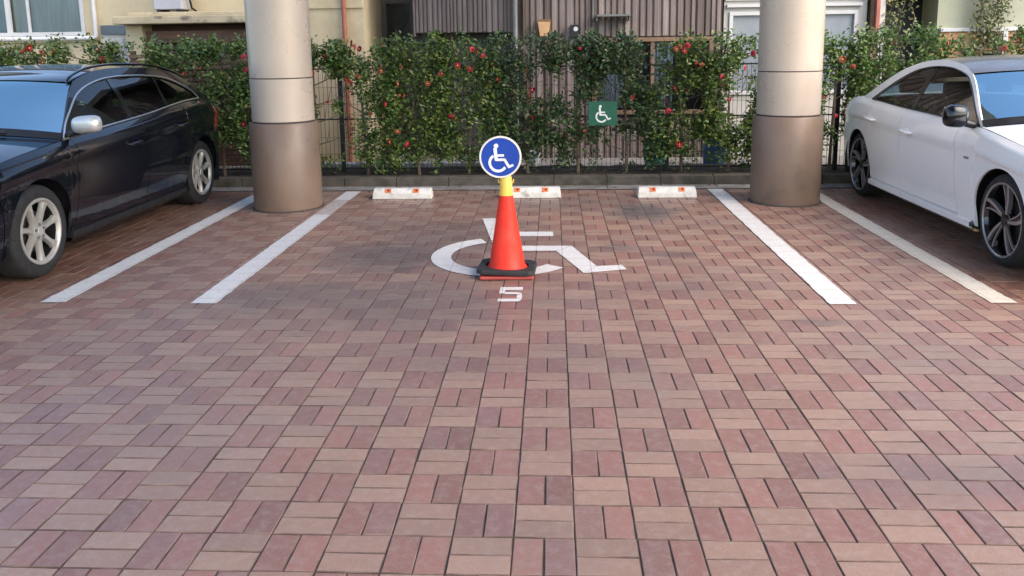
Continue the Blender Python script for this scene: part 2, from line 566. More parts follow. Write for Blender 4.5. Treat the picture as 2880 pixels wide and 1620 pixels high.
vis = [b for b in bricks if seen(b)]
vis.sort(key=lambda b: ndc(b[1], b[2])[2])
near = set(id(b) for b in vis[:300])
me_x = bpy.data.meshes.new('paver_across')
me_x.from_pydata(BRX[0], [], BRX[1])
me_y = bpy.data.meshes.new('paver_along')
me_y.from_pydata(BRY[0], [], BRY[1])
for me in (me_x, me_y):
    me.materials.append(M['brick'])
    me.materials.append(M['brick_edge'])
    me.polygons.foreach_set('material_index', [1] * 8 + [0])
for b in bricks:
    if id(b) in near:
        o = bpy.data.objects.new('paver', me_y if b[0] else me_x)
        o.location = (b[1], b[2], b[3])
        o.rotation_euler = (b[4], b[5], b[6])
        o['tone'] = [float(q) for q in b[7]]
        C.objects.link(o)
        o.parent = paving
V, F, T = [], [], []
for b in bricks:
    if id(b) in near:
        continue
    vv, ff = BRY if b[0] else BRX
    o = len(V)
    cz, sz = math.cos(b[6]), math.sin(b[6])
    for (x, y, z) in vv:
        V.append((b[1] + x * cz - y * sz, b[2] + x * sz + y * cz, b[3] + z + y * b[4] - x * b[5]))
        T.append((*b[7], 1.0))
    F += [tuple(k + o for k in fc) for fc in ff]
me = bpy.data.meshes.new('paver_field')
me.from_pydata(V, [], F)
me.materials.append(M['brick'])
me.materials.append(M['brick_edge'])
me.polygons.foreach_set('material_index', ([1] * 8 + [0]) * (len(F) // 9))
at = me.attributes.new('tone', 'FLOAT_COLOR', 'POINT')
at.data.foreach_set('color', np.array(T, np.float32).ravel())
o = bpy.data.objects.new('paver_field', me)
C.objects.link(o)
o.parent = paving
o['kind'] = 'stuff'

# gutter strip, kerb, planting bed
GZ = 0.0
gt = MB()
x = -9.0
gut = tag(MB().box(-9, 8.4, 9.215, 9.44, -.04, -.008).build('gutter', 'joint'), kind='structure')
while x < 8.4:
    MB().box(x + .003, x + .597, 9.218, 9.44, -.03, -.002 + random.uniform(-.002, .002)).build('gutter_slab', 'gutter', gut, bevel=.004)
    x += .6
kb = tag(MB().box(-9, 8.4, 9.452, 9.59, -.04, .088).build('kerb', 'joint'), kind='structure')
x = -9.0
while x < 8.4:
    d = random.uniform(-.003, .003)
    MB().box(x + .004, x + .596, 9.445 + d, 9.60 + d, -.04, .098 + random.uniform(-.004, .003)).build('kerb_stone', 'kerb', kb, bevel=.008)
    x += .6
sb = MB()
nx, ny = 140, 8
P = [[(-9 + 17.4 * a / nx, 9.60 + 1.0 * b / ny, .075 + random.uniform(-.018, .018) - (.06 if b == ny else 0)) for a in range(nx + 1)] for b in range(ny + 1)]
sb.grid(P)
tag(sb.build('planting_soil', 'soil', smooth=True), kind='structure')
tag(MB().box(-12, 12, 10.62, 18, -.044, -.01).build('alley', 'gutter'), kind='structure')


# ================================================================== painted markings
PZ = .0032


def flat(name, polys, m, z=PZ, label=None, cat='road marking', group=None):
    b = MB()
    for k, poly in enumerate(polys):
        n = len(poly)
        zz = z + k * .0004
        b.add([(x, y, zz) for x, y in poly], [tuple(range(n))])
    o = b.build(name, m)
    tag(o, label, cat, group)
    return o


def jag(x0, x1, y0, y1, n=60, a=.003):
    """slightly uneven edge of a sprayed line"""
    L = [(x0 + random.uniform(-a, a), y0 + (y1 - y0) * i / n) for i in range(n + 1)]
    R = [(x1 + random.uniform(-a, a), y0 + (y1 - y0) * i / n) for i in range(n + 1)]
    b = []
    for i in range(n):
        b.append([L[i], R[i], R[i + 1], L[i + 1]])
    return b


def line(name, x0, x1, y0, y1, m, label):
    b = MB()
    qs = jag(x0, x1, y0, y1, 90, .0045)
    for q in qs:
        b.add([(x, y, PZ) for x, y in q], [(0, 1, 2, 3)])
    return tag(b.build(name, m), label, 'road marking', 'white bay lines')


line('bay_line', -2.288, -2.122, 5.0, 9.08, 'paint_patch', 'white bay line with a worn grey patch beside the taupe-based pillar')
line('bay_line', 1.668, 1.832, 5.0, 9.12, 'paint', 'bright white bay line between the wheelchair bay and the pillar by the white saloon')
line('bay_line', -3.275, -3.112, 5.02, 9.15, 'paint', 'white bay line alongside the dark estate car')
line('bay_line', 2.640, 2.790, 5.03, 9.15, 'paint_aged', 'yellowed bay line alongside the white saloon')


def arc(cx, cy, rx0, ry0, rx1, ry1, a0, a1, n=36):
    out = []
    for i in range(n):
        t0, t1 = math.radians(a0 + (a1 - a0) * i / n), math.radians(a0 + (a1 - a0) * (i + 1) / n)
        out.append([(cx + rx0 * math.cos(t0), cy + ry0 * math.sin(t0)), (cx + rx0 * math.cos(t1), cy + ry0 * math.sin(t1)),
                    (cx + rx1 * math.cos(t1), cy + ry1 * math.sin(t1)), (cx + rx1 * math.cos(t0), cy + ry1 * math.sin(t0))])
    return out


sym = MB()
for q in arc(-.375, 6.215, .405, .44, .556, .60, 114, 323):
    sym.add([(x, y, PZ) for x, y in q], [(0, 1, 2, 3)])
for k, poly in enumerate(([(-.514, 6.715), (-.36, 6.715), (-.455, 7.60), (-.655, 7.58)], [(-.51, 6.69), (-.36, 6.69), (-.335, 6.522), (-.475, 6.522)],
                          [(-.345, 6.856), (-.003, 6.856), (-.008, 7.022), (-.345, 7.025)],
                          [(-.47, 6.35), (.016, 6.35), (.138, 6.515), (-.47, 6.518)],
                          [(.018, 6.347), (.209, 5.705), (.307, 5.894), (.140, 6.512)],
                          [(.213, 5.705), (.514, 5.806), (.488, 5.928), (.310, 5.893)])):
    sym.add([(x, y, PZ + .0003 * (k % 2)) for x, y in poly], [(0, 1, 2, 3)])
tag(sym.build('wheelchair_marking', 'paint'), 'large white wheelchair symbol painted on the brick paving under the cone', 'road marking')

five = MB()
xl, xr = -.354, -.204
for poly in ([(xl, 5.288), (xr, 5.288), (xr, 5.362), (xl, 5.362)], [(xl, 5.215), (-.318, 5.215), (-.318, 5.287), (xl, 5.287)],
             [(-.317, 5.200), (-.232, 5.200), (-.240, 5.246), (-.317, 5.246)], [(-.231, 5.200), (-.203, 5.17), (-.210, 5.225), (-.239, 5.246)],
             [(-.238, 5.107), (-.203, 5.09), (-.203, 5.169), (-.238, 5.199)], [(xl, 5.045), (-.222, 5.045), (-.204, 5.089), (-.239, 5.106), (xl, 5.106)]):
    five.add([(x, y, PZ) for x, y in poly], [tuple(range(len(poly)))])
tag(five.build('bay_number', 'paint'), 'white number 5 painted on the bricks in front of the cone', 'road marking')

# ================================================================== pillars


def pillar(cx, cy, label):
    r = empty('pillar', (cx, cy, 0))
    a = MB().lathe([(.333, 0.0), (.335, .01), (.335, .852), (.331, .858), (.3, .858)], 72)
    a.build('lower_sleeve', 'col_lower', r, smooth=True)
    MB().lathe([(.296, .85), (.296, 5.6)], 72).build('core', 'col_seam', r, smooth=True)
    z = .872
    for z1 in (1.283, 2.9, 4.5, 5.59):
        MB().lathe([(.297, z), (.3015, z + .003), (.3015, z1 - .003), (.297, z1)], 72).build('cladding_panel', 'col_upper', r, smooth=True)
        z = z1 + .009
    MB().lathe([(.352, -.002), (.350, .008), (.336, .012)], 72).build('base_sealant', 'col_seam', r, smooth=True)
    # vertical butt joint of the wrapped sheets, facing away from the bay
    MB().box(-.003, .003, .30, .338, .01, .85).build('sheet_joint', 'col_seam', r)
    tag(r, label, 'pillar', 'round clad pillars')
    return r


pillar(-2.665, 8.225, 'round beige clad pillar with taupe base beside the dark estate car')
pillar(2.305, 8.415, 'round beige clad pillar with brown base beside the white saloon')
# unseen deck added over the pillars, its edges set for shade and reflections
MBb = MB().box(-3.1, 3.3, -5.0, 9.0, 5.6, 6.0).build('shade_deck', 'palewall')
tag(MBb, kind='structure')

# ================================================================== wheel stops


def wheel_stop(x0, x1, y, label):
    r = empty('wheel_stop', ((x0 + x1) / 2, y, 0))
    h = (x1 - x0) / 2
    b = MB()
    v = []
    for xx, k in ((-h, 1), (h, -1)):
        v += [(xx, 0, .0), (xx, .15, .0), (xx + k * .004, .145, .06), (xx + k * .012, .125, .105), (xx + k * .012, .05, .105), (xx + k * .004, .006, .06)]
    f = [(0, 1, 2, 3, 4, 5), (11, 10, 9, 8, 7, 6)] + [(i, i + 6, (i + 1) % 6 + 6, (i + 1) % 6) for i in range(6)]
    b.add(v, f)
    b.build('block', 'stop', r, bevel=.008, seg=3)
    sl = math.atan2(.044, .045)
    for s in (-1, 1):
        d = MB().box(-.032, .032, -.026, .026, 0, .006).build('reflector', 'reflector', r, bevel=.004)
        d.location = (s * .147, .0255, .084)
        d.rotation_euler = (math.radians(46), 0, 0)
        e = MB().lathe([(0, .0075), (.011, .0075), (.013, .0)], 16).build('bolt', 'screw', d)
        e.location = (.006, 0, .005)
    tag(r, label, 'wheel stop', 'white concrete wheel stops')


wheel_stop(-1.897, -1.272, 8.60, 'white concrete wheel stop beside the worn bay line')
wheel_stop(-.545, .078, 8.62, 'white concrete wheel stop partly hidden by the traffic cone')
wheel_stop(.868, 1.472, 8.60, 'white concrete wheel stop behind the dark oil stain, beside the bright bay line')


# ================================================================== wheelchair pictogram for signs
def pictogram(name, parent, scale, loc, m, rot=(math.radians(90), 0, 0)):
    """flat pictogram in its own XY plane; unit = picture pixels of the blue disc"""
    b = MB()
    zc = [0.0]

    def q(poly):
        zc[0] += .00012
        P_ = [((x - 705) * scale, (640 - y) * scale) for x, y in poly]
        area = sum(P_[i][0] * P_[(i + 1) % len(P_)][1] - P_[(i + 1) % len(P_)][0] * P_[i][1] for i in range(len(P_)))
        if area < 0:
            P_ = P_[::-1]
        b.prism(P_, 0, .0012 + zc[0])

    def stroke(pts, w):
        for (ax, ay), (bx_, by_) in zip(pts[:-1], pts[1:]):
            d = Vector((bx_ - ax, by_ - ay))
            n = Vector((-d.y, d.x)).normalized() * w / 2
            e = d.normalized() * w * .25
            q([(ax + n.x - e.x, ay + n.y - e.y), (bx_ + n.x + e.x, by_ + n.y + e.y), (bx_ - n.x + e.x, by_ - n.y + e.y), (ax - n.x - e.x, ay - n.y - e.y)])
    q([(615 + 50 * math.cos(t * math.pi / 10), 390 + 50 * math.sin(t * math.pi / 10)) for t in range(20)])
    stroke([(592, 450), (615, 690)], 72)
    stroke([(640, 602), (772, 602)], 52)
    stroke([(610, 695), (795, 695)], 58)
    stroke([(800, 700), (888, 850)], 58)
    stroke([(888, 856), (975, 818)], 52)
    ts = [math.radians(a) for a in np.linspace(128, 322, 22)]
    arcp = [(655 + 183 * math.cos(t), 762 - 183 * math.sin(t)) for t in ts]
    stroke(arcp, 58)
    o = b.build(name, m, parent)
    o.location = loc
    o.rotation_euler = rot
    return o


# ================================================================== traffic cone with disc sign
def traffic_cone():
    r = empty('traffic_cone', (-.327, 5.705, .004), math.radians(1.5))
    # red square foot of the cone
    MB().box(-.184, .184, -.180, .180, 0, .022).build('foot', 'cone_foot', r, bevel=.008)
    # cone shell with flange
    b = MB()
    b.lathe([(.144, .022), (.146, .038), (.132, .058), (.123, .072), (.0465, .557)], 56)
    cone = b.build('cone_shell', 'cone_red', r, smooth=True)
    MB().lathe([(.0475, .555), (.0475, .559), (.039, .682), (.035, .690), (.0, .691)], 40).build('cone_top', 'cone_yellow', r, smooth=True)
    # rubber weight dropped over the cone, lying slightly askew
    w = MB()
    n = 32
    outer, inner = [], []
    for k in range(n):
        t = 2 * math.pi * (k + .5) / n
        c_, s_ = math.cos(t), math.sin(t)
        e = 12
        q = (abs(c_) ** e + abs(s_) ** e) ** (-1 / e)
        outer.append((.200 * q * c_, .184 * q * s_))
        inner.append((.149 * c_, .149 * s_))
    v = [(x, y, .026) for x, y in outer] + [(x, y, .044) for x, y in outer] + [(x * .95, y * .95, .056) for x, y in outer] + [(x, y, .056) for x, y in inner] + [(x, y, .026) for x, y in inner]
    f = []
    for L in range(4):
        for k in range(n):
            f.append((L * n + k, L * n + (k + 1) % n, (L + 1) * n + (k + 1) % n, (L + 1) * n + k))
    w.add(v, f)
    wo = w.build('rubber_weight', 'rubber', r, bevel=.003)
    wo.rotation_euler = (math.radians(-1.2), math.radians(1.8), math.radians(-4))
    wo.location = (0, .0, .004)
    # yellow neck plugged into the cone, with two small lugs, carrying the disc
    nk = MB().lathe([(.040, .64), (.036, .69), (.029, .71), (.027, .82)], 32)
    nk.build('sign_neck', 'cone_yellow', r, smooth=True)
    for s in (-1, 1):
        MB().tube([(s * .036, 0, .636), (s * .049, 0, .646), (s * .053, -.004, .664)], [.006, .006, .004], 8).build('lug', 'cone_yellow', r, smooth=True)
    dsc = MB().lathe([(0, -.006), (.142, -.006), (.144, -.003), (.144, .006), (.142, .009), (.1315, .009), (.1305, .007)], 64, c=(0, 0, 0))
    d = dsc.build('sign_disc', 'sign_rim', r, smooth=True)
    d.location = (-.034, -.036, .823)
    d.rotation_euler = (math.radians(90), 0, 0)
    fc = MB().lathe([(.0, .0072), (.1305, .0072), (.131, .0)], 64).build('sign_face', 'sign_blue', d, smooth=True)
    pictogram('pictogram', d, .000310, (0, 0, .0074), 'sign_white', rot=(0, 0, 0))
    tag(r, 'red traffic cone with yellow top, black rubber base and round blue wheelchair sign', 'traffic cone')


traffic_cone()

# ================================================================== green sign on the fence
gs = empty('wheelchair_sign', (.562, 9.60, .655))
MB().box(-.163, .163, -.004, .004, 0, .275).build('board', 'sign_green', gs, bevel=.002)
pictogram('pictogram', gs, .000315, (.0, -.0041, .140), 'sign_white')
for z in (.03, .245):
    MB().tube([(-.1, .004, z), (-.1, .30, z)], .006, 6).build('bracket', 'fence', gs)
tag(gs, 'small green square wheelchair sign fixed in front of the hedge', 'sign')

# ================================================================== wire fence behind the hedge
fn = empty('wire_fence', (0, 10.02, 0))
posts = [-8.34, -6.4, -4.47, -2.54, -.60, 1.345, 3.31, 5.25, 7.2]
for xp in posts:
    MB().box(xp - .024, xp + .024, -.024, .024, .03, 1.36).build('post', 'fence', fn, bevel=.004)
for a, b in zip(posts[:-1], posts[1:]):
    for z in (.12, .72, 1.32):
        MB().tube([(a + .025, 0, z), (b - .025, 0, z)], .009, 6).build('rail', 'fence', fn)
    w = MB()
    n = int((b - a) / .05)
    for k in range(1, n):
        xx = a + (b - a) * k / n
        w.add([(xx - .0022, -.011, .10), (xx + .0022, -.011, .10), (xx + .0022, -.011, 1.34), (xx - .0022, -.011, 1.34),
               (xx - .0022, -.015, .10), (xx + .0022, -.015, .10), (xx + .0022, -.015, 1.34), (xx - .0022, -.015, 1.34)],
              [(0, 1, 2, 3), (7, 6, 5, 4), (0, 4, 5, 1), (3, 2, 6, 7), (0, 3, 7, 4), (1, 5, 6, 2)])
    for z in (.3, .5, .9, 1.1):
        w.tube([(a + .02, -.018, z), (b - .02, -.018, z)], .0022, 4)
    o = w.build('wire_mesh', 'fence', fn)
    o['kind'] = 'stuff'
tag(fn, 'black wire mesh fence with slim posts running through the camellia hedge', 'fence')

# ================================================================== camellia hedge
GAPS = [(-2.718, 1.052, .146, .251), (-2.483, 1.091, .117, .167), (-2.638, .548, .251, .292), (-2.388, .882, .104, .251), (-2.414, .334, .104, .251),
        (.655, 1.056, .12, .17), (.659, .352, .18, .26), (1.141, 1.294, .117, .251), (-.105, 1.105, .188, .188), (.183, 1.143, .104, .209), (1.753, .302, .146, .167),
        (.97, .35, .125, .188), (2.143, .917, .146, .251), (3.233, .824, .125, .292), (3.303, .249, .188, .251), (1.291, .844, .104, .125), (1.616, .882, .125, .167),
        (.348, .313, .104, .167), (-5.562, 1.585, .084, .058), (-4.886, 1.50, .13, .16), (-3.911, .173, .292, .292), (-4.075, .303, .251, .251), (2.331, 1.279, .167, .251),
        (-.048, .316, .104, .125), (-3.606, 1.436, .104, .084), (-4.516, 1.26, .125, .063), (3.952, 1.418, .104, .125), (4.811, 1.446, .092, .251), (.56, .79, .22, .19)]
FLOWERS = [(-2.236, 1.582), (-2.276, 1.615), (-2.197, 1.549), (-2.748, 1.286), (-2.613, 1.466), (-2.224, 1.226), (-2.338, 1.171), (-1.981, 1.305), (-2.126, .808),
           (-1.789, 1.152), (-1.681, .452), (-1.91, .483), (-1.801, .598), (-.878, 1.504), (-.909, 1.532), (-.955, 1.304), (-1.097, 1.346), (-.735, 1.108), (-.267, .993),
           (1.438, 1.532), (1.479, 1.472), (1.379, 1.501), (1.505, 1.539), (1.681, 1.311), (1.629, 1.324), (1.509, 1.022), (1.903, 1.189), (2.158, 1.286), (2.231, 1.443),
           (3.227, 1.359), (3.337, 1.279), (-3.537, 1.336), (-3.611, .698), (-3.548, 1.478), (-6.14, 1.574), (-6.092, 1.614), (-5.95, 1.551), (-5.94, 1.489), (-5.954, 1.436),
           (-5.798, 1.569), (-5.223, 1.582), (-5.212, 1.48), (-5.256, 1.468), (4.966, 1.465), (5.113, 1.54), (1.313, .806), (1.368, 1.056), (1.441, .426), (-1.284, 1.248),
           (-1.43, 1.148), (-1.934, .929), (-.226, 1.053), (-1.174, .757)]
top_fn = spl([(-8, 1.60), (-6.2, 1.66), (-5.3, 1.66), (-4.9, 1.58), (-4.5, 1.66), (-3.4, 1.64), (-2.8, 1.60), (-2.4, 1.60), (-1.8, 1.63), (-1, 1.66), (-.3, 1.66), (.4, 1.63), (.9, 1.62),
              (1.2, 1.50), (1.5, 1.62), (2.2, 1.62), (3.0, 1.60), (3.6, 1.66), (4.4, 1.64), (4.8, 1.45), (5.2, 1.62), (6.5, 1.6), (8, 1.6)])


def dens(x, z):
    d = 1.0
    for gx, gz, rx, rz in GAPS:
        e = math.hypot((x - gx) / rx, (z - gz) / rz)
        if e < 1.15:
            d = min(d, .02 + .7 * max(0, e - .82))
    if z < .32:
        d *= .08 + .92 * max(0, (z - .12) / .20)
    d *= .62 + .38 * math.sin(3.1 * x + 1.7 * math.sin(2.3 * z + x)) * math.sin(5.3 * z + 1.3 * x) + .22
    nz_ = mnoise.noise(Vector((x * 5.5, z * 5.5, 3.3))) + .6 * mnoise.noise(Vector((x * 12, z * 12, 9.1)))
    d *= .10 if nz_ < -.34 else (.60 if nz_ < -.16 else 1.2)
    if -3.15 < x < -2.25:
        d *= .75
    if 2.7 < x < 3.45:
        d *= .75
    return max(0, d)


LEAF_V = [(0, 0, 0), (.30, .5, .10), (.72, .40, .05), (1, 0, -.08), (.72, -.40, .05), (.30, -.5, .10), (.48, 0, -.02)]
LEAF_F = [(0, 1, 6), (1, 2, 6), (2, 3, 6), (3, 4, 6), (4, 5, 6), (5, 0, 6)]


def leaves(rows, name, m, parent, size=(.034, .058), width=.52):
    """rows: list of (pos, outward dir)"""
    n = len(rows)
    V = np.zeros((n * 7, 3), np.float32)
    R = np.zeros(n * 7, np.float32)
    LV = np.array(LEAF_V)
    for k, (p, d) in enumerate(rows):
        a = Vector(d) + Vector((random.gauss(0, .5), random.gauss(0, .45), random.gauss(0, .45)))
        a.normalize()
        up = Vector((random.gauss(0, .35), -.75 + random.gauss(0, .35), .75 + random.gauss(0, .3)))
        b = up.cross(a)
        if b.length < 1e-3:
            b = Vector((1, 0, 0))
        b.normalize()
        c = a.cross(b)
        s = random.uniform(*size)
        A = np.array((a, b * width, c)) * s
        V[k * 7:k * 7 + 7] = np.array(p) + LV @ A
        R[k * 7:k * 7 + 7] = random.random()
    F = [tuple(i + 7 * k for i in f) for k in range(n) for f in LEAF_F]
    me = bpy.data.meshes.new(name)
    me.from_pydata(V.tolist(), [], F)
    me.materials.append(M[m])
    at = me.attributes.new('rnd', 'FLOAT', 'POINT')
    at.data.foreach_set('value', R)
    me.polygons.foreach_set('use_smooth', [True] * len(me.polygons))
    o = bpy.data.objects.new(name, me)
    C.objects.link(o)
    o.parent = parent
    return o


def flower_mesh():
    b = MB()
    for ring, (n, r0, tilt) in enumerate(((7, .046, .35), (6, .036, .75), (4, .022, 1.1))):
        for k in range(n):
            t = 2 * math.pi * (k + .5 * ring) / n
            ct, st = math.cos(t), math.sin(t)
            w = .021 * (1 - .18 * ring)
            pts = []
            for rr, ww in ((.25, .3), (.65, 1.0), (1.0, .75)):
                for s in (-1, 0, 1):
                    rad = r0 * rr * math.cos(tilt * .6)
                    h = r0 * rr * math.sin(tilt) + (-.004 if s == 0 else .002)
                    pts.append((rad * ct - s * w * ww * st, rad * st + s * w * ww * ct, h))
            b.add(pts, [(0, 1, 4, 3), (1, 2, 5, 4), (3, 4, 7, 6), (4, 5, 8, 7)])
    b.lathe([(.0, .026), (.009, .024), (.010, .010)], 8, mi=1)
    me = bpy.data.meshes.new('camellia_flower')
    me.from_pydata(b.v, [], b.f)
    return me, b


_fm, _fb = flower_mesh()
FL = []
for pm in ('petal', 'petal2'):
    m_ = _fm.copy()
    m_.materials.append(M[pm])
    m_.materials.append(M['stamen'])
    m_.polygons.foreach_set('material_index', _fb.m)
    FL.append(m_)

TR = [-7.35, -6.75, -6.15, -5.55, -4.95, -4.42, -3.95, -3.37, -2.79, -2.20, -1.59, -1.00, -.31, .29, .857, 1.50, 2.04, 2.62, 3.2, 3.75, 4.3, 4.9, 5.5, 6.1]
HY = 9.85
shrubs = []
for xi, xt in enumerate(TR):
    r = empty('camellia_shrub', (xt, HY + random.uniform(-.03, .03), .07))
    shrubs.append(r)
    lo = (TR[xi - 1] + xt) / 2 if xi else xt - .3
    hi = (TR[xi + 1] + xt) / 2 if xi < len(TR) - 1 else xt + .3
    lo, hi = lo - xt - .10, hi - xt + .10
    # trunk and limbs
    tb = MB()
    lean = random.uniform(-.06, .06)
    trunk = [(0, 0, -.05), (lean * .2, 0, .25), (lean * .6, .01, .6), (lean, 0, 1.0), (lean * 1.2, .01, 1.4)]
    tb.tube(trunk, [.021, .018, .015, .011, .006], 8)
    tb.build('trunk', 'bark', r, smooth=True)
    lb = MB()
    for k in range(11):
        z0 = .28 + k * .11 + random.uniform(-.03, .03)
        s = 1 if k % 2 else -1
        w = random.uniform(.6, 1.0) * (hi if s > 0 else -lo)
        x0 = lean * min(1, z0)
        dz = random.uniform(.02, .22)
        dy = random.uniform(-.12, .12)
        lb.tube([(x0, 0, z0), (x0 + s * w * .4, dy * .5, z0 + dz * .35), (x0 + s * w, dy, z0 + dz)], [.008, .006, .003], 5)
        lb.tube([(x0 + s * w * .4, dy * .5, z0 + dz * .35), (x0 + s * w * .6, dy * .5 - .08, z0 + dz + .12)], [.005, .002], 4)
    lb.build('limbs', 'bark', r, smooth=True)
    rows = []
    tries = 0
    bright = {True: 600, False: 520}[-2.0 < xt < -.2]
    while len(rows) < bright * 9 and tries < 6000:
        tries += 1
        x = random.uniform(lo, hi)
        z = random.uniform(.14, 1.72)
        wx = x + xt
        tp = top_fn(wx) + .05 * math.sin(17 * wx) + .03 * math.sin(41 * wx + 1)
        if z > tp or random.random() > dens(wx, z):
            continue
        th = .17 if z < 1.3 else .15
        y = random.gauss(-.02, th * .62)
        y = max(-.24, min(.22, y))
        od = Vector((random.gauss(0, .5), -.8 if y < .06 else .7, .35 + random.gauss(0, .3)))
        for _ in range(random.randint(6, 10)):
            q = (x + random.gauss(0, .032), y + random.gauss(0, .03), z - .07 + random.gauss(0, .032))
            rows.append((q, od))
    lm = 'leafA'
    if -.6 < xt < 1.3:
        lm = 'leafB'
    elif -4.8 < xt < -3.2 or xt > 2.4 or -2.4 < xt < -1.8:
        lm = 'leafC'
    leaves(rows, 'crown', lm, r)
    # a few shoots sticking out of the top
    # flowers
    small = [(xt + random.uniform(lo + .12, hi - .12), random.uniform(.45, 1.6)) for _ in range(3)]
    for fk, (fx, fz) in enumerate(FLOWERS + small):
        if not (lo + .10 <= fx - xt < hi - .10):
            continue
        f = bpy.data.objects.new('flower', FL[0 if random.random() < .72 else 1])
        C.objects.link(f)
        f.parent = r
        f.location = (fx - xt, -.20 + random.uniform(-.02, .06), fz - .07)
        f.rotation_euler = (math.radians(90 - random.uniform(-10, 40)), random.uniform(-.5, .5), random.uniform(0, 6))
        f.scale = ((random.uniform(.65, .9) if fk < len(FLOWERS) else random.uniform(.4, .6)),) * 3

SH_LABEL = [
    'camellia behind the bonnet side of the dark estate car, farthest from the pillar',
    'camellia showing a little foliage above the middle of the dark estate roof',
    'camellia with a tall cluster of dark red flowers above the dark estate roof',
    'camellia with dark red flowers beside the end of the white drainpipe elbow',
    'camellia in front of the pale grey panel between white pipe and cream pier',
    'bright green camellia in front of the cream pier under the stained canopy',
    'bright green camellia above the rear of the dark estate car, before the slatted screen',
    'bright green camellia with faded flowers between the estate car tail and the taupe-based pillar',
    'sparse camellia with bare stems showing just past the taupe-based pillar',
    'bright green camellia with clustered red flowers in front of the red drainpipe',
    'dense camellia with low red flowers in front of the narrow black window',
    'dense tall camellia with a red bloom near its top below the mauve bay',
    'dense dark camellia right behind the round blue cone sign',
    'dark gappy camellia below the peach wall lamp',
    'thin dark camellia with the green wheelchair sign in front of it',
    'camellia with a bunch of large red blooms near its top before the timber window',
    'camellia with scattered red blooms beside the brown-based pillar',
    'camellia mostly hidden behind the brown-based pillar',
    'open sparse camellia between the brown-based pillar and the boot of the white saloon',
    'bright green camellia below the dark carport opening, above the saloon boot',
    'bright green camellia below the climbing vine, above the saloon rear window',
    'camellia with red flowers above the saloon roof before the orange-brown boarding',
    'camellia beyond the saloon roof at the end of the orange-brown boarding',
    'last camellia of the hedge past the white saloon']
for k, r in enumerate(shrubs):
    tag(r, SH_LABEL[k], 'shrub', 'camellias trained along the fence')


# ================================================================== houses behind
def front_wall(b, x0, x1, z0, z1, y, openings, depth=.14, mi=0):
    xs = sorted({x0, x1, *[q for o_ in openings for q in o_[:2]]})
    zs = sorted({z0, z1, *[q for o_ in openings for q in o_[2:]]})
    for a, c in zip(xs[:-1], xs[1:]):
        for d, e in zip(zs[:-1], zs[1:]):
            mx, mz = (a + c) / 2, (d + e) / 2
            if any(o_[0] < mx < o_[1] and o_[2] < mz < o_[3] for o_ in openings):
                continue
            b.add([(a, y, d), (c, y, d), (c, y, e), (a, y, e)], [(0, 1, 2, 3)], mi)
    for (a, c, d, e) in openings:
        Y = y + depth
        b.add([(a, y, d), (c, y, d), (c, y, e), (a, y, e), (a, Y, d), (c, Y, d), (c, Y, e), (a, Y, e)],
              [(0, 4, 5, 1), (1, 5, 6, 2), (2, 6, 7, 3), (3, 7, 4, 0)], mi)
    return b


def shell(b, x0, x1, z0, z1, y0, y1, mi=0):
    b.add([(x0, y0, z0), (x1, y0, z0), (x1, y1, z0), (x0, y1, z0), (x0, y0, z1), (x1, y0, z1), (x1, y1, z1), (x0, y1, z1)],
          [(1, 2, 6, 5), (2, 3, 7, 6), (3, 0, 4, 7), (4, 5, 6, 7)], mi)
    return b


def frame(b, a, c, d, e, y0, y1, w):
    b.box(a, c, y0, y1, d, d + w)
    b.box(a, c, y0, y1, e - w, e)
    b.box(a, a + w, y0, y1, d + w, e - w)
    b.box(c - w, c, y0, y1, d + w, e - w)
    return b


# --- cream house
CY = 11.5
h = empty('cream_house', (-6, CY, 0))


def L(o, p=(-6, CY, 0)):
    """children are modelled in world coordinates"""
    o.location = (-p[0], -p[1], -p[2])
    return o


def add(mb, name, m, parent, **kw):
    o = mb.build(name, m, parent, **kw)
    o.location = tuple(-q for q in parent.location)
    return o


b = MB()
front_wall(b, -11, -2.55, -.04, 3.15, CY, [(-8.7, -6.42, 1.80, 2.95)])
shell(b, -11, -2.55, -.04, 3.15, CY, 17)
add(b, 'wall', 'cream', h)
add(MB().box(-11.3, -2.45, 11.2, 17.3, 3.16, 3.30), 'roof', 'roof', h)
# window with two sashes and curtain
wi = add(frame(MB(), -8.72, -6.40, 1.775, 2.97, CY - .03, CY + .06, .055), 'window', 'white_frame', h, bevel=.004)
for (a, c, mm) in ((-8.66, -7.52, 'blue_pane'), (-7.46, -6.46, 'curtain')):
    q = MB()
    if mm == 'curtain':
        n = 60
        P = [[(a + (c - a) * i / n, CY + .10 + .018 * math.sin(i * .9) + .008 * math.sin(i * 2.3), zz) for i in range(n + 1)] for zz in (1.83, 2.94)]
        q.grid(P)
        oo = q.build('curtain', 'curtain', wi, smooth='all')
    else:
        q.box(a, c, CY + .10, CY + .11, 1.83, 2.94)
        oo = q.build('backing', mm, wi)
    oo2 = MB().box(a, c, CY + .035, CY + .041, 1.83, 2.92).build('pane', 'winglass', wi)
oo = MB().box(-7.52, -7.46, CY - .005, CY + .05, 1.83, 2.92).build('sash_stile', 'white_frame', wi, bevel=.003)
oo = MB().box(-7.22, -7.19, CY + .0, CY + .034, 1.83, 2.92).build('sash_stile', 'white_frame', wi, bevel=.003)
add(MB().box(-8.75, -6.28, CY - .05, CY - .002, 1.69, 1.722), 'sill', 'ledge', h, bevel=.004)
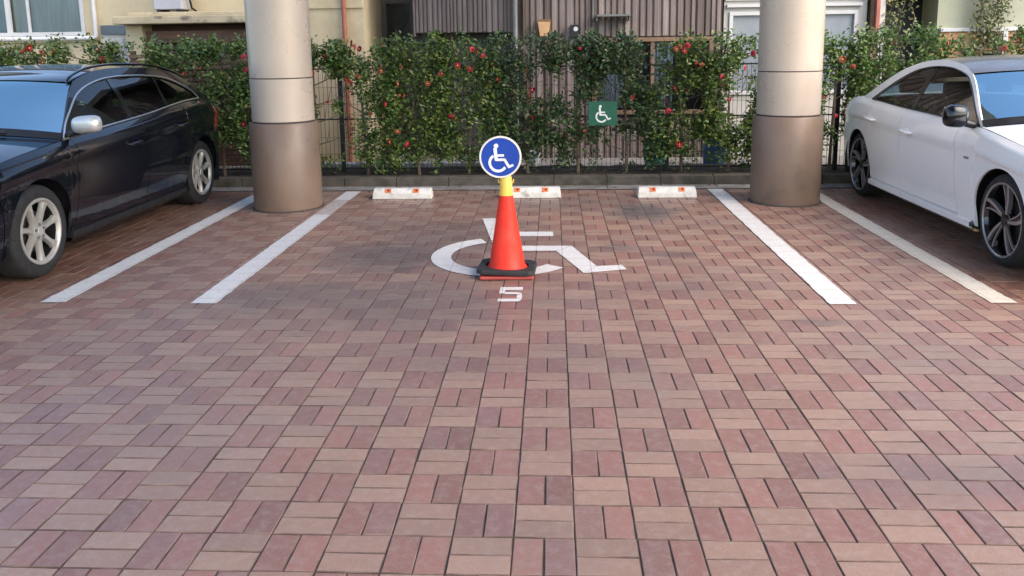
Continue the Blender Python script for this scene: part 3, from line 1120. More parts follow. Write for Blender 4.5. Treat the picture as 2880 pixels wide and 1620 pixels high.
# white pipe with elbow
pp = [(-6.235, CY - .06, 3.1), (-6.235, CY - .06, 1.80)]
for k in range(1, 7):
    t = k / 6 * math.pi / 2
    pp.append((-6.285 + .05 * math.cos(t), CY - .06, 1.79 - .05 * math.sin(t)))
pp += [(-6.5, CY - .06, 1.742), (-10, CY - .06, 1.742)]
add(MB().tube(pp, .030, 12), 'drainpipe', 'white_pipe', h, smooth=True)
add(MB().box(-6.17, -5.76, CY - .06, CY - .003, 1.79, 1.91), 'band', 'bluegrey', h)
add(MB().box(-6.17, -5.76, CY - .03, CY - .003, -.04, 1.785), 'plinth_panel', 'palewall', h)
# canopy ledge with recess under it
add(MB().box(-5.74, -3.55, CY - .55, CY - .002, 1.905, 2.005), 'canopy_ledge', 'ledge', h, bevel=.012)
add(MB().box(-5.60, -3.55, CY - .42, CY - .002, 2.007, 2.06), 'canopy_upstand', 'ledge', h, bevel=.01)
add(MB().box(-5.70, -5.47, CY - .30, CY - .003, -.04, 1.904), 'pier', 'cream', h, bevel=.01)
add(MB().box(-5.468, -3.58, CY - .03, CY - .003, -.04, 1.904), 'recess', 'darkwood', h)
add(MB().box(-5.465, -3.58, CY - .22, CY - .032, 1.66, 1.82), 'shutter_box', 'slat', h, bevel=.006)
add(MB().box(-3.56, -2.545, CY - .022, CY - .002, 2.085, 3.1), 'render_band', 'cream', h, bevel=.01)
add(MB().tube([(-2.80, CY - .06, 3.1), (-2.80, CY - .06, .0)], .030, 12), 'drainpipe', 'red_pipe', h, smooth=True)
for z in (.6, 1.5, 2.4):
    add(MB().box(-2.85, -2.75, CY - .07, CY - .003, z, z + .02), 'pipe_clip', 'red_pipe', h)
tag(h, 'cream rendered house with curtained window, white pipe and stained concrete canopy', 'house')

# air conditioner on the ledge
ac = empty('outdoor_unit', (-5.05, CY - .26, 2.062))
MB().box(-.19, .19, -.14, .14, .03, .56).build('casing', 'acbox', ac, bevel=.012)
MB().lathe([(.0, -.150), (.03, -.152), (.13, -.146), (.135, -.14)], 32, axis='y', c=(-.03, 0, .30)).build('fan_grille', 'whitepl', ac, smooth=True)
for s in (-1, 1):
    MB().box(s * .13 - .02, s * .13 + .02, -.15, .15, 0, .031).build('foot', 'rubber', ac)
MB().tube([(.19, 0, .2), (.235, 0, .18), (.24, .05, .05), (.23, .2, .02)], .014, 8).build('hose', 'black', ac, smooth=True)
tag(ac, 'pale grey air conditioner unit standing on the stained concrete canopy', 'air conditioner')

# slatted screen
ss = empty('slatted_screen', (-4.0, 10.75, 0))
for xx in (-1.42, -.62, .18, .78):
    MB().box(xx - .03, xx + .03, .02, .07, -.04, 1.56).build('post', 'darkwood', ss)
z = .06
while z < 1.5:
    o = MB().box(-1.46, .82, -.012, .018, z, z + .048).build('slat', 'slat', ss, bevel=.004)
    o.rotation_euler = (math.radians(random.uniform(-1, 1)), 0, random.uniform(-.002, .002))
    z += .074
tag(ss, 'reddish brown horizontal slat screen behind the hedge beside the cream house', 'screen')

# --- dark grey house
GY = 12.7
h = empty('grey_house', (-2.2, GY, 0))
b = MB()
front_wall(b, -3.2, -1.2, -.04, 3.4, GY, [(-2.47, -2.11, 1.25, 2.20)], .2)
shell(b, -3.2, -1.2, -.04, 3.4, GY, 17.5)
add(b, 'wall', 'greywall', h)
add(MB().box(-3.4, -1.1, 12.4, 17.7, 3.41, 3.53), 'roof', 'roof', h)
wf = add(frame(MB(), -2.47, -2.11, 1.25, 2.20, GY + .05, GY + .09, .022), 'window', 'trimblack', h)
MB().box(-2.45, -2.13, GY + .075, GY + .08, 1.27, 2.18).build('pane', 'black', wf)
tag(h, 'dark grey rendered house with a narrow black window between cream and corrugated houses', 'house')

# --- corrugated house (overhanging bay + main front)
KY = 11.8
h = empty('corrugated_house', (.3, KY, 0))
add(shell(front_wall(MB(), -1.86, -.56, 1.76, 3.2, KY - .20, []), -1.86, -.56, 1.76, 3.2, KY - .20, 17).box(-1.86, -.56, KY - .2, KY + .4, 1.74, 1.759), 'bay_wall', 'backing', h)
add(MB().box(-1.5, -.5, KY + .35, KY + .42, -.04, 1.74), 'undercroft_wall', 'greywall', h)
b = MB()
front_wall(b, -.50, 2.30, -.04, 3.2, KY + .012, [(.56, 2.16, .62, 1.60)])
shell(b, -.50, 2.30, -.04, 3.2, KY + .012, 17)
add(b, 'wall', 'backing', h)
add(MB().box(-2.1, 2.5, KY - .5, 17.2, 3.22, 3.36), 'roof', 'roof', h)
add(MB().box(-1.885, -1.862, KY - .235, KY + .3, 1.70, 3.2), 'corner_trim', 'corrA', h)


def ribs(parent, x0, x1, z0, z1, y, pitch, depth, m, openings=()):
    n = int(round((x1 - x0) / pitch))
    cut = np.cumsum([0] + [random.uniform(.65, 1.35) for _ in range(n)])
    cut = x0 + (x1 - x0) * cut / cut[-1]
    for k in range(n):
        a, c = float(cut[k]), float(cut[k + 1])
        mm = random.choice(m)
        segs = [(z0, z1)]
        for (ox0, ox1, oz0, oz1) in openings:
            if a < ox1 and c > ox0:
                segs = [(z0, oz0), (oz1, z1)]
        for (d, e) in segs:
            w = c - a
            e += random.uniform(-.004, .004)
            d_ = d + random.uniform(0, .012) if d > 1 else d
            prof = [(a + .002, y), (a + w * .12, y - depth * .35), (a + w * .22, y - depth), (a + w * .62, y - depth), (a + w * .74, y - depth * .35), (c - .002, y - depth * .3), (c - .002, y)]
            add(MB().prism(prof, d_, e), 'wall_plank', mm, parent)


ribs(h, -1.86, -.56, 1.745, 3.2, KY - .201, .062, .016, ['corrA', 'corrA', 'corrA2'])
ribs(h, -.43, 2.28, -.02, 3.2, KY + .010, .092, .030, ['corrB', 'corrB', 'corrB2', 'corrB3'], [(.52, 2.20, .58, 1.66)])
add(MB().tube([(-.505, KY - .26, 3.2), (-.505, KY - .26, .0)], .038, 12), 'downpipe', 'zinc', h, smooth=True)
add(MB().tube([(.545, KY - .06, 3.2), (.545, KY - .06, 1.9)], .014, 8), 'conduit', 'zinc', h, smooth=True)
# window in brown timber frame
wf = add(frame(MB(), .54, 2.18, .60, 1.645, KY - .07, KY + .06, .055), 'window', 'brownframe', h, bevel=.004)
MB().box(1.335, 1.385, KY - .05, KY + .05, .655, 1.59).build('mullion', 'brownframe', wf, bevel=.003)
for (a, c) in ((.60, 1.33), (1.39, 2.12)):
    MB().box(a, c, KY + .015, KY + .02, .66, 1.585).build('pane', 'winglass', wf)
n = 40
for (a, c, mm) in ((.60, .98, 'whitepl'), (1.40, 1.66, 'whitepl')):
    P = [[(a + (c - a) * i / n, KY + .10 + .02 * math.sin(i * .8), zz) for i in range(n + 1)] for zz in (.68, 1.58)]
    MB().grid(P).build('curtain', mm, wf, smooth='all')
MB().box(.58, 2.14, KY + .15, KY + .16, .6, 1.62).build('dark_interior', 'black', wf)
add(MB().prism([(.585, KY - .30), (1.035, KY - .30), (1.035, KY - .035), (.585, KY - .035)], 1.925, 1.955), 'awning', 'zinc', h, bevel=.004)
add(MB().box(.585, .60, KY - .25, KY - .035, 1.87, 1.924), 'awning_bracket', 'zinc', h)
add(MB().box(1.02, 1.035, KY - .25, KY - .035, 1.87, 1.924), 'awning_bracket', 'zinc', h)
tag(h, 'brown corrugated house with an overhanging mauve bay, small metal awning and timber window', 'house')

# wall lamp and meter on the corrugated front
wl = empty('wall_lamp', (-.12, KY - .03, 1.66))
MB().prism([(-.10, -.012), (.10, -.012), (.10, .0), (-.10, .0)], 0, .25).build('back_plate', 'brownframe', wl)
b = MB()
b.add([(-.055, -.10, .02), (.055, -.10, .02), (.055, -.013, .02), (-.055, -.013, .02), (-.085, -.12, .21), (.085, -.12, .21), (.085, -.013, .21), (-.085, -.013, .21)],
      [(3, 2, 1, 0), (4, 5, 6, 7), (0, 1, 5, 4), (1, 2, 6, 5), (2, 3, 7, 6), (3, 0, 4, 7)])
b.build('shade', 'peach', wl, bevel=.006)
tag(wl, 'small peach coloured lamp shade on the corrugated wall above the hedge', 'wall lamp')
mt = empty('meter_box', (.30, KY - .03, 1.66))
MB().box(-.06, .06, -.09, -.002, 0, .17).build('case', 'trimblack', mt, bevel=.008)
MB().lathe([(.0, -.098), (.028, -.096), (.032, -.09)], 20, axis='y', c=(.01, 0, .11)).build('dial', 'whitepl', mt)
tag(mt, 'small black meter with white dial on the corrugated wall beside the peach lamp', 'meter')

# --- house with white framed window, dark carport and pale green wall
RY = 11.85
h = empty('white_window_house', (3.3, RY, 0))
b = MB()
front_wall(b, 2.33, 4.24, -.04, 3.2, RY, [(2.40, 4.12, .85, 1.97)])
shell(b, 2.33, 4.24, -.04, 3.2, RY, 17)
add(b, 'wall', 'offwhite', h)
add(MB().box(2.31, 4.26, RY - .35, 17.1, 3.21, 3.33), 'roof', 'roof', h)
wf = add(frame(MB(), 2.40, 4.12, .85, 1.97, RY - .03, RY + .07, .05), 'window', 'white_frame', h, bevel=.004)
MB().box(3.23, 3.29, RY - .02, RY + .06, .90, 1.92).build('mullion', 'white_frame', wf, bevel=.003)
for a, c in ((2.45, 3.23), (3.29, 4.07)):
    MB().box(a, c, RY + .02, RY + .03, .90, 1.92).build('pane', 'frost', wf)
add(MB().box(2.36, 4.16, RY - .06, RY - .002, 2.03, 2.07), 'lintel', 'white_frame', h)
add(MB().box(2.34, 4.22, RY - .03, RY - .002, 2.12, 3.15), 'upper_cladding', 'brownframe', h)
add(MB().box(2.34, 4.22, RY - .035, RY - .031, 2.12, 2.2), 'cladding_edge', 'white_frame', h)
tag(h, 'off-white house with a white framed frosted window behind the brown-based pillar', 'house')

h = empty('carport_house', (6, RY, 0))
for x0, m_ in ((4.27, 'brownframe'), (4.36, 'offwhite')):
    add(MB().box(x0, x0 + .08, RY - .12, RY - .03, -.04, 3.1), 'post', m_, h, bevel=.005)
add(MB().box(4.30, 4.345, RY - .19, RY - .125, 1.72, 3.1), 'hanging_board', 'red_pipe', h)
b = MB()
front_wall(b, 4.46, 10.5, -.04, 3.2, RY + .1, [(4.47, 5.22, -.03, 2.14)], .6)
shell(b, 4.46, 10.5, -.04, 3.2, RY + .1, 17)
add(b, 'wall', 'greenwall', h)
add(MB().box(4.465, 5.225, RY + .6, RY + .62, -.03, 2.15), 'dark_recess', 'black', h)
add(MB().box(4.3, 10.8, RY - .2, 17.2, 3.21, 3.33), 'roof', 'roof', h)
add(MB().box(5.24, 10.4, RY + .04, RY + .097, -.03, 1.66), 'lower_boarding', 'orangewall', h)
add(MB().box(5.24, 10.4, RY + .01, RY + .097, 1.665, 1.715), 'string_course', 'white_frame', h, bevel=.004)
for xx in (6.06, 7.6):
    add(MB().box(xx, xx + .06, RY - .01, RY + .038, -.03, 1.66), 'white_batten', 'white_frame', h, bevel=.003)
    add(MB().box(xx - .07, xx - .012, RY + .0, RY + .038, -.03, 1.66), 'dark_batten', 'darkwood', h, bevel=.003)
tag(h, 'pale green rendered house with dark open carport and orange-brown lower boarding', 'house')

# vine climbing round the carport opening
vn = empty('climbing_vine', (5.35, RY - .02, 0))
b = MB()
rows = []
for k in range(16):
    x = random.choice((-.78, -.72, .0, .12, .25, .38, .5)) + random.uniform(-.06, .06)
    if k % 4 == 0:
        x = -.85 + random.uniform(-.04, .04)
    pts = []
    z = random.uniform(0, .4)
    top = random.uniform(2.3, 3.2)
    while z < top:
        pts.append((x, -.02 + random.uniform(-.03, .02), z))
        if z > 1.1:
            for _ in range(9 if x > -.5 else 5):
                rows.append(((x + random.gauss(0, .07), -.05 + random.gauss(0, .035), z + random.gauss(0, .06)), (random.gauss(0, .4), -.6, -.3)))
        x += random.gauss(.012 if x > -.4 else 0, .03)
        z += .09
    b.tube(pts, .006, 5)
b.build('stems', 'bark', vn, smooth=True)
leaves(rows, 'foliage', 'vine', vn, (.035, .06), .6)
tag(vn, 'straggly yellow-green vine climbing the pale green wall beside the dark carport', 'vine')

# --- odds and ends in the alley behind the hedge
lw = MB()
lw.box(-3.4, -.45, 10.62, 10.74, -.03, .10)
tag(lw.build('low_wall', 'lowwall', bevel=.008), 'low pale blue-grey concrete wall seen under the hedge', 'low wall')


def bucket(x, y, r, hh, m, label, cat, rimc):
    e = empty('bucket' if cat == 'bucket' else 'bin', (x, y, -.008))
    MB().lathe([(0, .006), (r * .78, 0), (r * .80, .01), (r, hh), (r * .94, hh), (r * .75, .02), (0, .02)], 32).build('body', m, e, smooth=True)
    MB().lathe([(r * .99, hh - .02), (r * 1.07, hh - .015), (r * 1.07, hh + .006), (r * .96, hh + .006)], 32).build('rim', rimc, e, smooth=True)
    MB().tube([(r * 1.02 * math.cos(t), -.02 - .05 * math.sin(t), hh - .02 - .06 * math.sin(t)) for t in np.linspace(0, math.pi, 12)], .004, 6).build('handle', 'zinc', e)
    tag(e, label, cat)


bucket(1.30, 10.85, .15, .36, 'teal', 'teal plastic bucket with red rim behind the hedge under the timber window', 'bucket', 'red_pipe')
bucket(2.08, 10.95, .17, .42, 'bluebin', 'dark blue plastic bin behind the hedge beside the brown-based pillar', 'bin', 'bluebin')
pt = empty('flower_pot', (-.255, 10.82, -.008))
MB().lathe([(0, .004), (.055, 0), (.085, .20), (.092, .20), (.092, .225), (.078, .225), (.06, .03), (0, .03)], 28).build('pot', 'whitepl', pt, smooth=True)
MB().lathe([(0, .195), (.07, .195)], 20).build('soil', 'soil', pt)
leaves([((random.gauss(0, .06), random.gauss(0, .06), .25 + abs(random.gauss(0, .1))), (random.gauss(0, 1), random.gauss(0, 1), .6)) for _ in range(60)], 'foliage', 'leafA', pt)
tag(pt, 'white flower pot with a small plant behind the hedge near the cone', 'flower pot')
bg = empty('hanging_bag', (2.02, 10.2, .58))
v = []
P = []
for k in range(13):
    t = k / 12
    rr = .055 * math.sin(math.pi * min(1, t * .9 + .08)) ** .6
    P.append([(rr * math.cos(a) * (1 + .12 * math.sin(3 * a + k)), rr * .6 * math.sin(a), .17 * t) for a in np.linspace(0, 2 * math.pi, 17)])
MB().grid(P).build('bag', 'whitepl', bg, smooth='all')
MB().tube([(-.01, 0, .16), (-.008, -.08, .24), (.0, -.17, .26)], .004, 6).build('tie', 'whitepl', bg)
tag(bg, 'small white plastic bag tied to the wire fence among the leaves', 'bag')


# ================================================================== cars
def catmull(P, n=24):
    P = [np.array(q, float) for q in P]
    P = [2 * P[0] - P[1]] + P + [2 * P[-1] - P[-2]]
    out = []
    for i in range(1, len(P) - 2):
        for k in range(n):
            t = k / n
            a, b_, c, d = P[i - 1], P[i], P[i + 1], P[i + 2]
            out.append(.5 * ((2 * b_) + (-a + c) * t + (2 * a - 5 * b_ + 4 * c - d) * t * t + (-a + 3 * b_ - 3 * c + d) * t ** 3))
    out.append(P[-2])
    return np.array(out)


class Car:
    """local frame: x forward from the front axle, y to the left, z up"""

    def __init__(s, name, loc, S):
        s.S = S
        s.root = empty(name, loc, -math.pi / 2)
        A = catmull(S['plan'])
        A[:, 1] = np.maximum(A[:, 1], 0)
        s.A = A
        seg = np.hypot(*np.diff(A, axis=0).T)
        s.t = np.concatenate([[0], np.cumsum(seg)])
        s.t /= s.t[-1]
        tg = np.gradient(A, axis=0)
        tg /= np.linalg.norm(tg, axis=1)[:, None]
        s.N = np.stack([-tg[:, 1], tg[:, 0]], 1)
        s.xs = np.minimum.accumulate(A[:, 0]) - np.arange(len(A)) * 1e-7
        s.ztop = spl(S['top'])
        s.E = catmull(S['E'], 10)
        i0 = np.argsort(s.E[:, 0])
        s.Ex, s.Ez = s.E[i0, 0], s.E[i0, 1]
        D = catmull(S['dlo'], 10)
        i0 = np.argsort(D[:, 0])
        s.Dx, s.Dz = D[i0, 0], D[i0, 1]
        s.zb = .17
        s.iz = np.array([q[0] for q in S['inset']])
        s.iv = np.array([q[1] for q in S['inset']])
        s.paint = S['paint']
        s.wb = S['wb']
        s.R = S['arch']
        s.build()

    def tx(s, x):
        return float(np.interp(-x, -s.xs, s.t))

    def at(s, t):
        return (np.interp(t, s.t, s.A[:, 0]), np.interp(t, s.t, s.A[:, 1]), np.interp(t, s.t, s.N[:, 0]), np.interp(t, s.t, s.N[:, 1]))

    def surf(s, t, z, extra=0., sd=1):
        x, y, nx, ny = s.at(t)
        top = s.ztop(x)
        hh = (z - s.zb) / (top - s.zb)
        ins = float(np.interp(hh, s.iz, s.iv))
        end = max(0, abs(nx) - .35) / .65
        ins = ins * (1 + .9 * end) + extra
        q = (x + nx * ins, max(0, y + ny * ins), z)
        return (q[0], q[1] * sd, q[2])

    def ygh(s, x, z):
        zt = s.ztop(x)
        yb = s.surf(s.tx(x), zt)[1]
        d = max(0, z - zt)
        return yb - .40 * d - .30 * d * d

    def archz(s, x, R=None):
        R = R or s.R
        z = 0
        for xc in (0, -s.wb):
            if abs(x - xc) < R:
                z = max(z, s.S['hub'] + math.sqrt(R * R - (x - xc) ** 2))
        return z

    def columns(s, xa, xb, R=None, n=14):
        """x from xa (front) back to xb with extra columns along the arches"""
        R = R or s.R
        xs_ = list(np.linspace(xa, xb, n))
        for xc in (0, -s.wb):
            for k in range(0, 25):
                q = xc + (R - .0006) * math.cos(math.pi * k / 24)
                if xb < q < xa:
                    xs_.append(q)
            for q in (xc + R + .0006, xc - R - .0006):
                if xb < q < xa:
                    xs_.append(q)
        return sorted(set(xs_), reverse=True)

    def panel(s, name, xa, xb, m, sills=(.24, .24), gap=.0032, sl=(0, 0), parent=None, nz=20, zt=None, extra=0., sd=1, R=None, solid=.014):
        """one body panel on side sd, with real gaps round it"""
        P = []
        for x in s.columns(xa - gap, xb + gap, R):
            u = (xa - x) / (xa - xb)
            sill = sills[0] + (sills[1] - sills[0]) * u
            k = sl[0] + (sl[1] - sl[0]) * u
            zlo = max(sill, s.archz(x, R))
            ztp = (s.ztop(x) if zt is None else zt(x))
            col = []
            for j in range(nz + 1):
                z = zlo + (ztp - zlo) * j / nz
                col.append(s.surf(s.tx(x + k * (z - .55)), z, extra, sd))
            P.append(col)
        return MB().rimmed(P, solid, flip=(sd > 0)).build(name, m, parent or s.root, smooth=True)

    def end_panel(s, name, t0, t1, m, z0, z1=None, nt=26, nz=16, extra=0., parent=None, both=True, solid=.014, zf=None):
        """wrap-round panel between plan parameters t0..t1 on both sides of the centre line"""
        ts = list(np.linspace(t0, t1, nt))
        cols = [(t, 1) for t in ts[::-1]] + [(t, -1) for t in ts[(1 if t0 == 0 else 0):]]
        if t1 == 1.0:
            cols = [(t, -1) for t in ts] + [(t, 1) for t in ts[::-1][1:]]
        P = []
        for t, sd in cols:
            x = s.at(t)[0]
            top = s.ztop(x) if z1 is None else (z1 if not callable(z1) else z1(x))
            lo = max(z0, s.archz(x) if abs(s.at(t)[1]) > .5 else 0)
            P.append([s.surf(t, lo + (top - lo) * j / nz, extra, sd) for j in range(nz + 1)])
        return MB().rimmed(P, solid, flip=False).build(name, m, parent or s.root, smooth=True)

    def patch(s, name, t0, t1, z0, z1, m, sd, extra=-.004, parent=None, taper=0.):
        P = []
        for t in np.linspace(t0, t1, 14):
            u = (t - t0) / (t1 - t0)
            a, c = z0 + taper * u * .5, z1 - taper * u * .5
            P.append([s.surf(t, a + (c - a) * j / 6, extra, sd) for j in range(7)])
        return MB().rimmed(P, .01, flip=(sd > 0)).build(name, m, parent or s.root, smooth=True)

    def gh(s, name, xa, xb, lo, hi, m, sd, extra=0., parent=None, n=22, nz=8, solid=.006, lean=0.):
        """greenhouse panel: between curves lo(x) and hi(x) on the leaning side"""
        P = []
        for x in np.linspace(xa, xb, n):
            a, c = lo(x), hi(x)
            c = max(c, a + .001)
            col = []
            for j in range(nz + 1):
                z = a + (c - a) * j / nz
                col.append((x + lean * (z - a), sd * (s.ygh(x, z) - extra), z))
            P.append(col)
        return MB().rimmed(P, solid, flip=(sd > 0)).build(name, m, parent or s.root, smooth=True)

    def cap(s, name, rows, m, crown, bow, solid=.008, nw=24, lift=0., wmax=1.0):
        """surface spanning left to right over edge points rows=[(x,y,z)]; crown/bow given per row"""
        P = []
        for (x, y, z), c, b_ in zip(rows, crown, bow):
            P.append([(x + b_ * (1 - w * w), y * w, z + c * (1 - abs(w) ** 2.4) + lift) for w in np.linspace(wmax, -wmax, nw)])
        return MB().grid(P, flip=True).build(name, m, s.root, smooth='all')

    def build(s):
        S, R_ = s.S, s.root
        fd, md, rd, rq = S['cuts']          # fender/door, door/door, door/quarter, quarter/bumper
        k1, k2, k3 = S['slants']
        E = lambda x: float(np.interp(x, s.Ex, s.Ez))
        D = lambda x: float(np.interp(x, s.Dx, s.Dz))
        belt = s.ztop
        fb = S['front_cut']
        # dark inner tub that shows in the shut lines
        for sd in (1, -1):
            s.panel('inner_side', .60, -s.wb - .62, 'trimblack', (.19, .19), 0, sd=sd, extra=.022, R=s.R + .02, solid=0, zt=lambda x: belt(x) - .012)
        tub = MB()
        tub.box(-s.wb - .55, .55, -.56, .56, .17, .30)
        tub.build('underbody', 'trimblack', R_)
        for sd in (1, -1):
            f = s.panel('front_fender', fb, fd, s.paint, (.24, .20), sl=(0, k1), sd=sd)
            d1 = s.panel('door', fd, md, s.paint, (.255, .255), sl=(k1, k2), sd=sd)
            d2 = s.panel('door', md, rd, s.paint, (.255, .255), sl=(k2, k3), sd=sd)
            s.panel('rear_quarter', rd, rq, s.paint, (.24, .26), sl=(k3, 0), sd=sd)
            # rocker
            P = []
            for x in np.linspace(-s.R - .012, -s.wb + s.R + .012, 18):
                y = s.surf(s.tx(x), .25)[1]
                o_ = S['rocker']
                P.append([(x, sd * (y - .02), .252), (x, sd * (y + o_), .235), (x, sd * (y + o_), .195), (x, sd * (y - .02), .165), (x, sd * (y - .16), .16)])
            MB().grid(P, flip=(sd < 0)).build('rocker', S['rocker_m'], R_, smooth=True)
            # glazing
            a, b_, c = S['panes']           # front tip, B pillar, C bar, rear tip handled by DLO
            lo = lambda x: belt(x) + .010
            w1 = s.gh('window', a, b_ + .035, lo, D, S['glass'][0], sd, .010, d1, n=26)
            w2 = s.gh('window', b_ - .035, S['tip'] if c is None else c + .012, lo, D, S['glass'][1], sd, .010, d2)
            if c is not None:
                s.gh('quarter_glass', c - .012, S['tip'], lo, D, S['glass'][1], sd, .010)
                s.gh('c_bar', c + .014, c - .014, lo, lambda x: D(x) + .004, 'glossblack', sd, .004, n=4)
            s.gh('b_pillar', b_ + .037, b_ - .037, lo, lambda x: D(x) + .004, 'glossblack', sd, .004, n=4)
            # painted frame over the glass
            s.gh('roof_frame', S['E'][0][0], S['E'][-1][0], lambda x: max(D(x), belt(x)) if S['tip'] <= x <= a else belt(x), E, s.paint, sd, 0., n=80, solid=.02)
            # trim round the side windows
            top = [(x, sd * (s.ygh(x, D(x)) + .003), D(x)) for x in np.linspace(a, S['tip'], 60)]
            MB().tube(top, S['trim_r'], 8).build('window_trim', S['trim'], R_, smooth=True)
            bot = [(x, sd * (s.ygh(x, belt(x)) + .003), belt(x) + .004) for x in np.linspace(a, S['tip'], 40)]
            MB().tube(bot, S['trim_r'], 8).build('window_trim', S['trim'], R_, smooth=True)
            # handles
            for d_, hx, hz in ((d1, *S['handles'][0]), (d2, *S['handles'][1])):
                y = s.surf(s.tx(hx), hz)[1]
                P = [(hx - .105, sd * (y - .004), hz + .004), (hx - .085, sd * (y + .030), hz + .004), (hx, sd * (y + .036), hz), (hx + .085, sd * (y + .030), hz - .004), (hx + .105, sd * (y - .004), hz - .004)]
                MB().tube(P, [.010, .013, .014, .013, .010], 10).build('handle', S['handle_m'], d_, smooth=True)
                cup = MB().lathe([(0, .004), (.034, .003), (.04, -.002)], 20, axis='y', c=(0, 0, 0))
                co = cup.build('handle_cup', 'trimblack' if s.paint == 'carblack' else s.paint, d_, smooth=True)
                co.location = (hx, sd * (y + .000), hz)
                co.scale = (1.6, sd * 1.0, .75)
            # mirror
            mx, mz = S['mirror']
            my = s.surf(s.tx(mx), belt(mx))[1] + .17
            b3 = MB()
            P = []
            for i in range(17):
                ph = -math.pi / 2 + math.pi * i / 16
                row = []
                for j in range(33):
                    th = 2 * math.pi * j / 32
                    f_ = lambda v, e: math.copysign(abs(v) ** e, v)
                    row.append((.075 * f_(math.cos(ph), .55) * f_(math.cos(th), .7) * (1.0 if math.cos(th) > 0 else .55),
                                sd * S['mir'][0] * f_(math.cos(ph), .55) * f_(math.sin(th), .7), S['mir'][1] * f_(math.sin(ph), .75)))
                P.append(row)
            b3.grid(P, flip=(sd < 0))
            mo = b3.build('mirror', S['mirror_m'], R_, smooth='all')
            mo.location = (mx, sd * my, mz)
            mo.rotation_euler = (sd * math.radians(4), 0, sd * math.radians(-8))
            mg = MB().box(-.040, -.036, -.74 * S['mir'][0], .74 * S['mir'][0], -.72 * S['mir'][1], .72 * S['mir'][1]).build('mirror_glass', 'chrome', mo, bevel=.002)
            MB().tube([(mx - .02, sd * (my - .08), mz - .05), (mx - .02, sd * (my - .16), mz - .075), (mx - .03, sd * (my - .215), mz - .085)], [.03, .026, .03], 10).build('mirror_arm', 'trimblack', R_, smooth=True)
            # lamps
            hl = S['headlamp']
            s.patch('headlight', s.tx(hl[0]) , s.tx(hl[1]), hl[2], hl[3], 'lamp', sd, taper=hl[4])
            tl = S['taillamp']
            s.patch('tail_light', s.tx(tl[0]), s.tx(tl[1]), tl[2], tl[3], 'taillamp', sd, taper=0)
            # wheels
            for xc in (0, -s.wb):
                s.wheel(xc, sd)
                ln = MB()
                ln.lathe([(s.R + .018, .0), (s.R + .018, -.30), (.1, -.31)], 28, axis='y', c=(0, 0, 0), a0=-.35, a1=math.pi + .35)
                lo_ = ln.build('arch_liner', 'trimblack', R_, smooth=True)
                yy = s.surf(s.tx(xc), .66)[1] - .02
                lo_.location = (xc, sd * yy, S['hub'])
                lo_.scale = (1, sd, 1)
        # front and rear ends
        tf, tr = s.tx(fb), s.tx(rq)
        s.end_panel('front_bumper', 0.0, tf - .0006, s.paint, .20)
        s.end_panel('rear_bumper', tr + .0006, 1.0, s.paint, .22)
        s.end_panel('grille', 0.0, s.tx(S['plan'][0][0] - .03), 'glossblack', .30, .56, extra=-.005, nz=6)
        gx = S['plan'][0][0]
        for gz in (.36, .42, .48):
            s.end_panel('grille_bar', 0.0, s.tx(gx - .028), 'chrome' if s.paint == 'carblack' else 'trimblack', gz, gz + .012, extra=-.012, nz=2)
        s.end_panel('lower_intake', 0.0, s.tx(gx - .05), 'trimblack', .21, .27, extra=-.004, nz=4)
        MB().box(gx - .02, gx + .012, -.165, .165, .385, .55).build('number_plate', 'whitepl', R_, bevel=.004)
        # bonnet
        xs_ = np.linspace(0, s.tx(S['E'][0][0]), 44)
        rows = [s.surf(t, s.ztop(s.at(t)[0])) for t in xs_]
        rows = [(q[0], max(q[1], .001), q[2]) for q in rows]
        u = np.linspace(0, 1, 44)
        s.cap('bonnet', rows, s.paint, S['crown'] * np.sin(np.minimum(1, u * 1.4) * math.pi / 2), S['bow'] * u ** 2.2, lift=.0)
        # roof line: windscreen, roof, rear window
        El = [(x, s.ygh(x, z), z) for x, z in s.E]
        n = len(El)
        kf = int(np.argmin([abs(q[0] - S['roof'][0]) for q in El]))
        kr = int(np.argmin([abs(q[0] - S['roof'][1]) for q in El]))
        crown = np.interp(np.arange(n), [0, kf, (kf + kr) / 2, kr, n - 1], [S['crown'], .030, .038, .03, S['crown_r']])
        bow = np.interp(np.arange(n), [0, kf, kf + 8, kr - 8, kr, n - 1], [S['bow'], .10, 0, 0, -.08, -S['bow_r']])
        inn = [(q[0], q[1] - .012, q[2]) for q in El]
        s.cap('windscreen', inn[:kf + 1], 'windscreen', crown[:kf + 1], bow[:kf + 1], lift=-.006)
        s.cap('roof', El[kf:kr + 1], S['roof_m'], crown[kf:kr + 1], bow[kf:kr + 1])
        s.cap('rear_window', inn[kr:], S['glass'][1], crown[kr:], bow[kr:], lift=-.006)
        # black border at top of the screen and cowl strip
        s.cap('cowl', [El[0], (El[0][0] - .05, El[0][1] - .01, El[0][2] + .045)], 'trimblack', [crown[0] + .004] * 2, [bow[0], bow[1]], lift=.0)
        # wipers lying on the screen
        for w0, w1 in ((.62, -.05), (.02, -.62)):
            pts = []
            for k in range(12):
                w = w0 + (w1 - w0) * k / 11
                kk = 1 + (k / 11) * 3.2
                a_ = int(kk)
                fr = kk - a_
                q = [np.array(El[a_]) * (1 - fr) + np.array(El[a_ + 1]) * fr][0]
                cr = crown[a_] * (1 - fr) + crown[a_ + 1] * fr
                bw = bow[a_] * (1 - fr) + bow[a_ + 1] * fr
                pts.append((q[0] + bw * (1 - w * w) + .008, q[1] * w, q[2] + cr * (1 - abs(w) ** 2.4) + .010))
            MB().tube(pts, .009, 6).build('wiper', 'trimblack', R_, smooth=True)
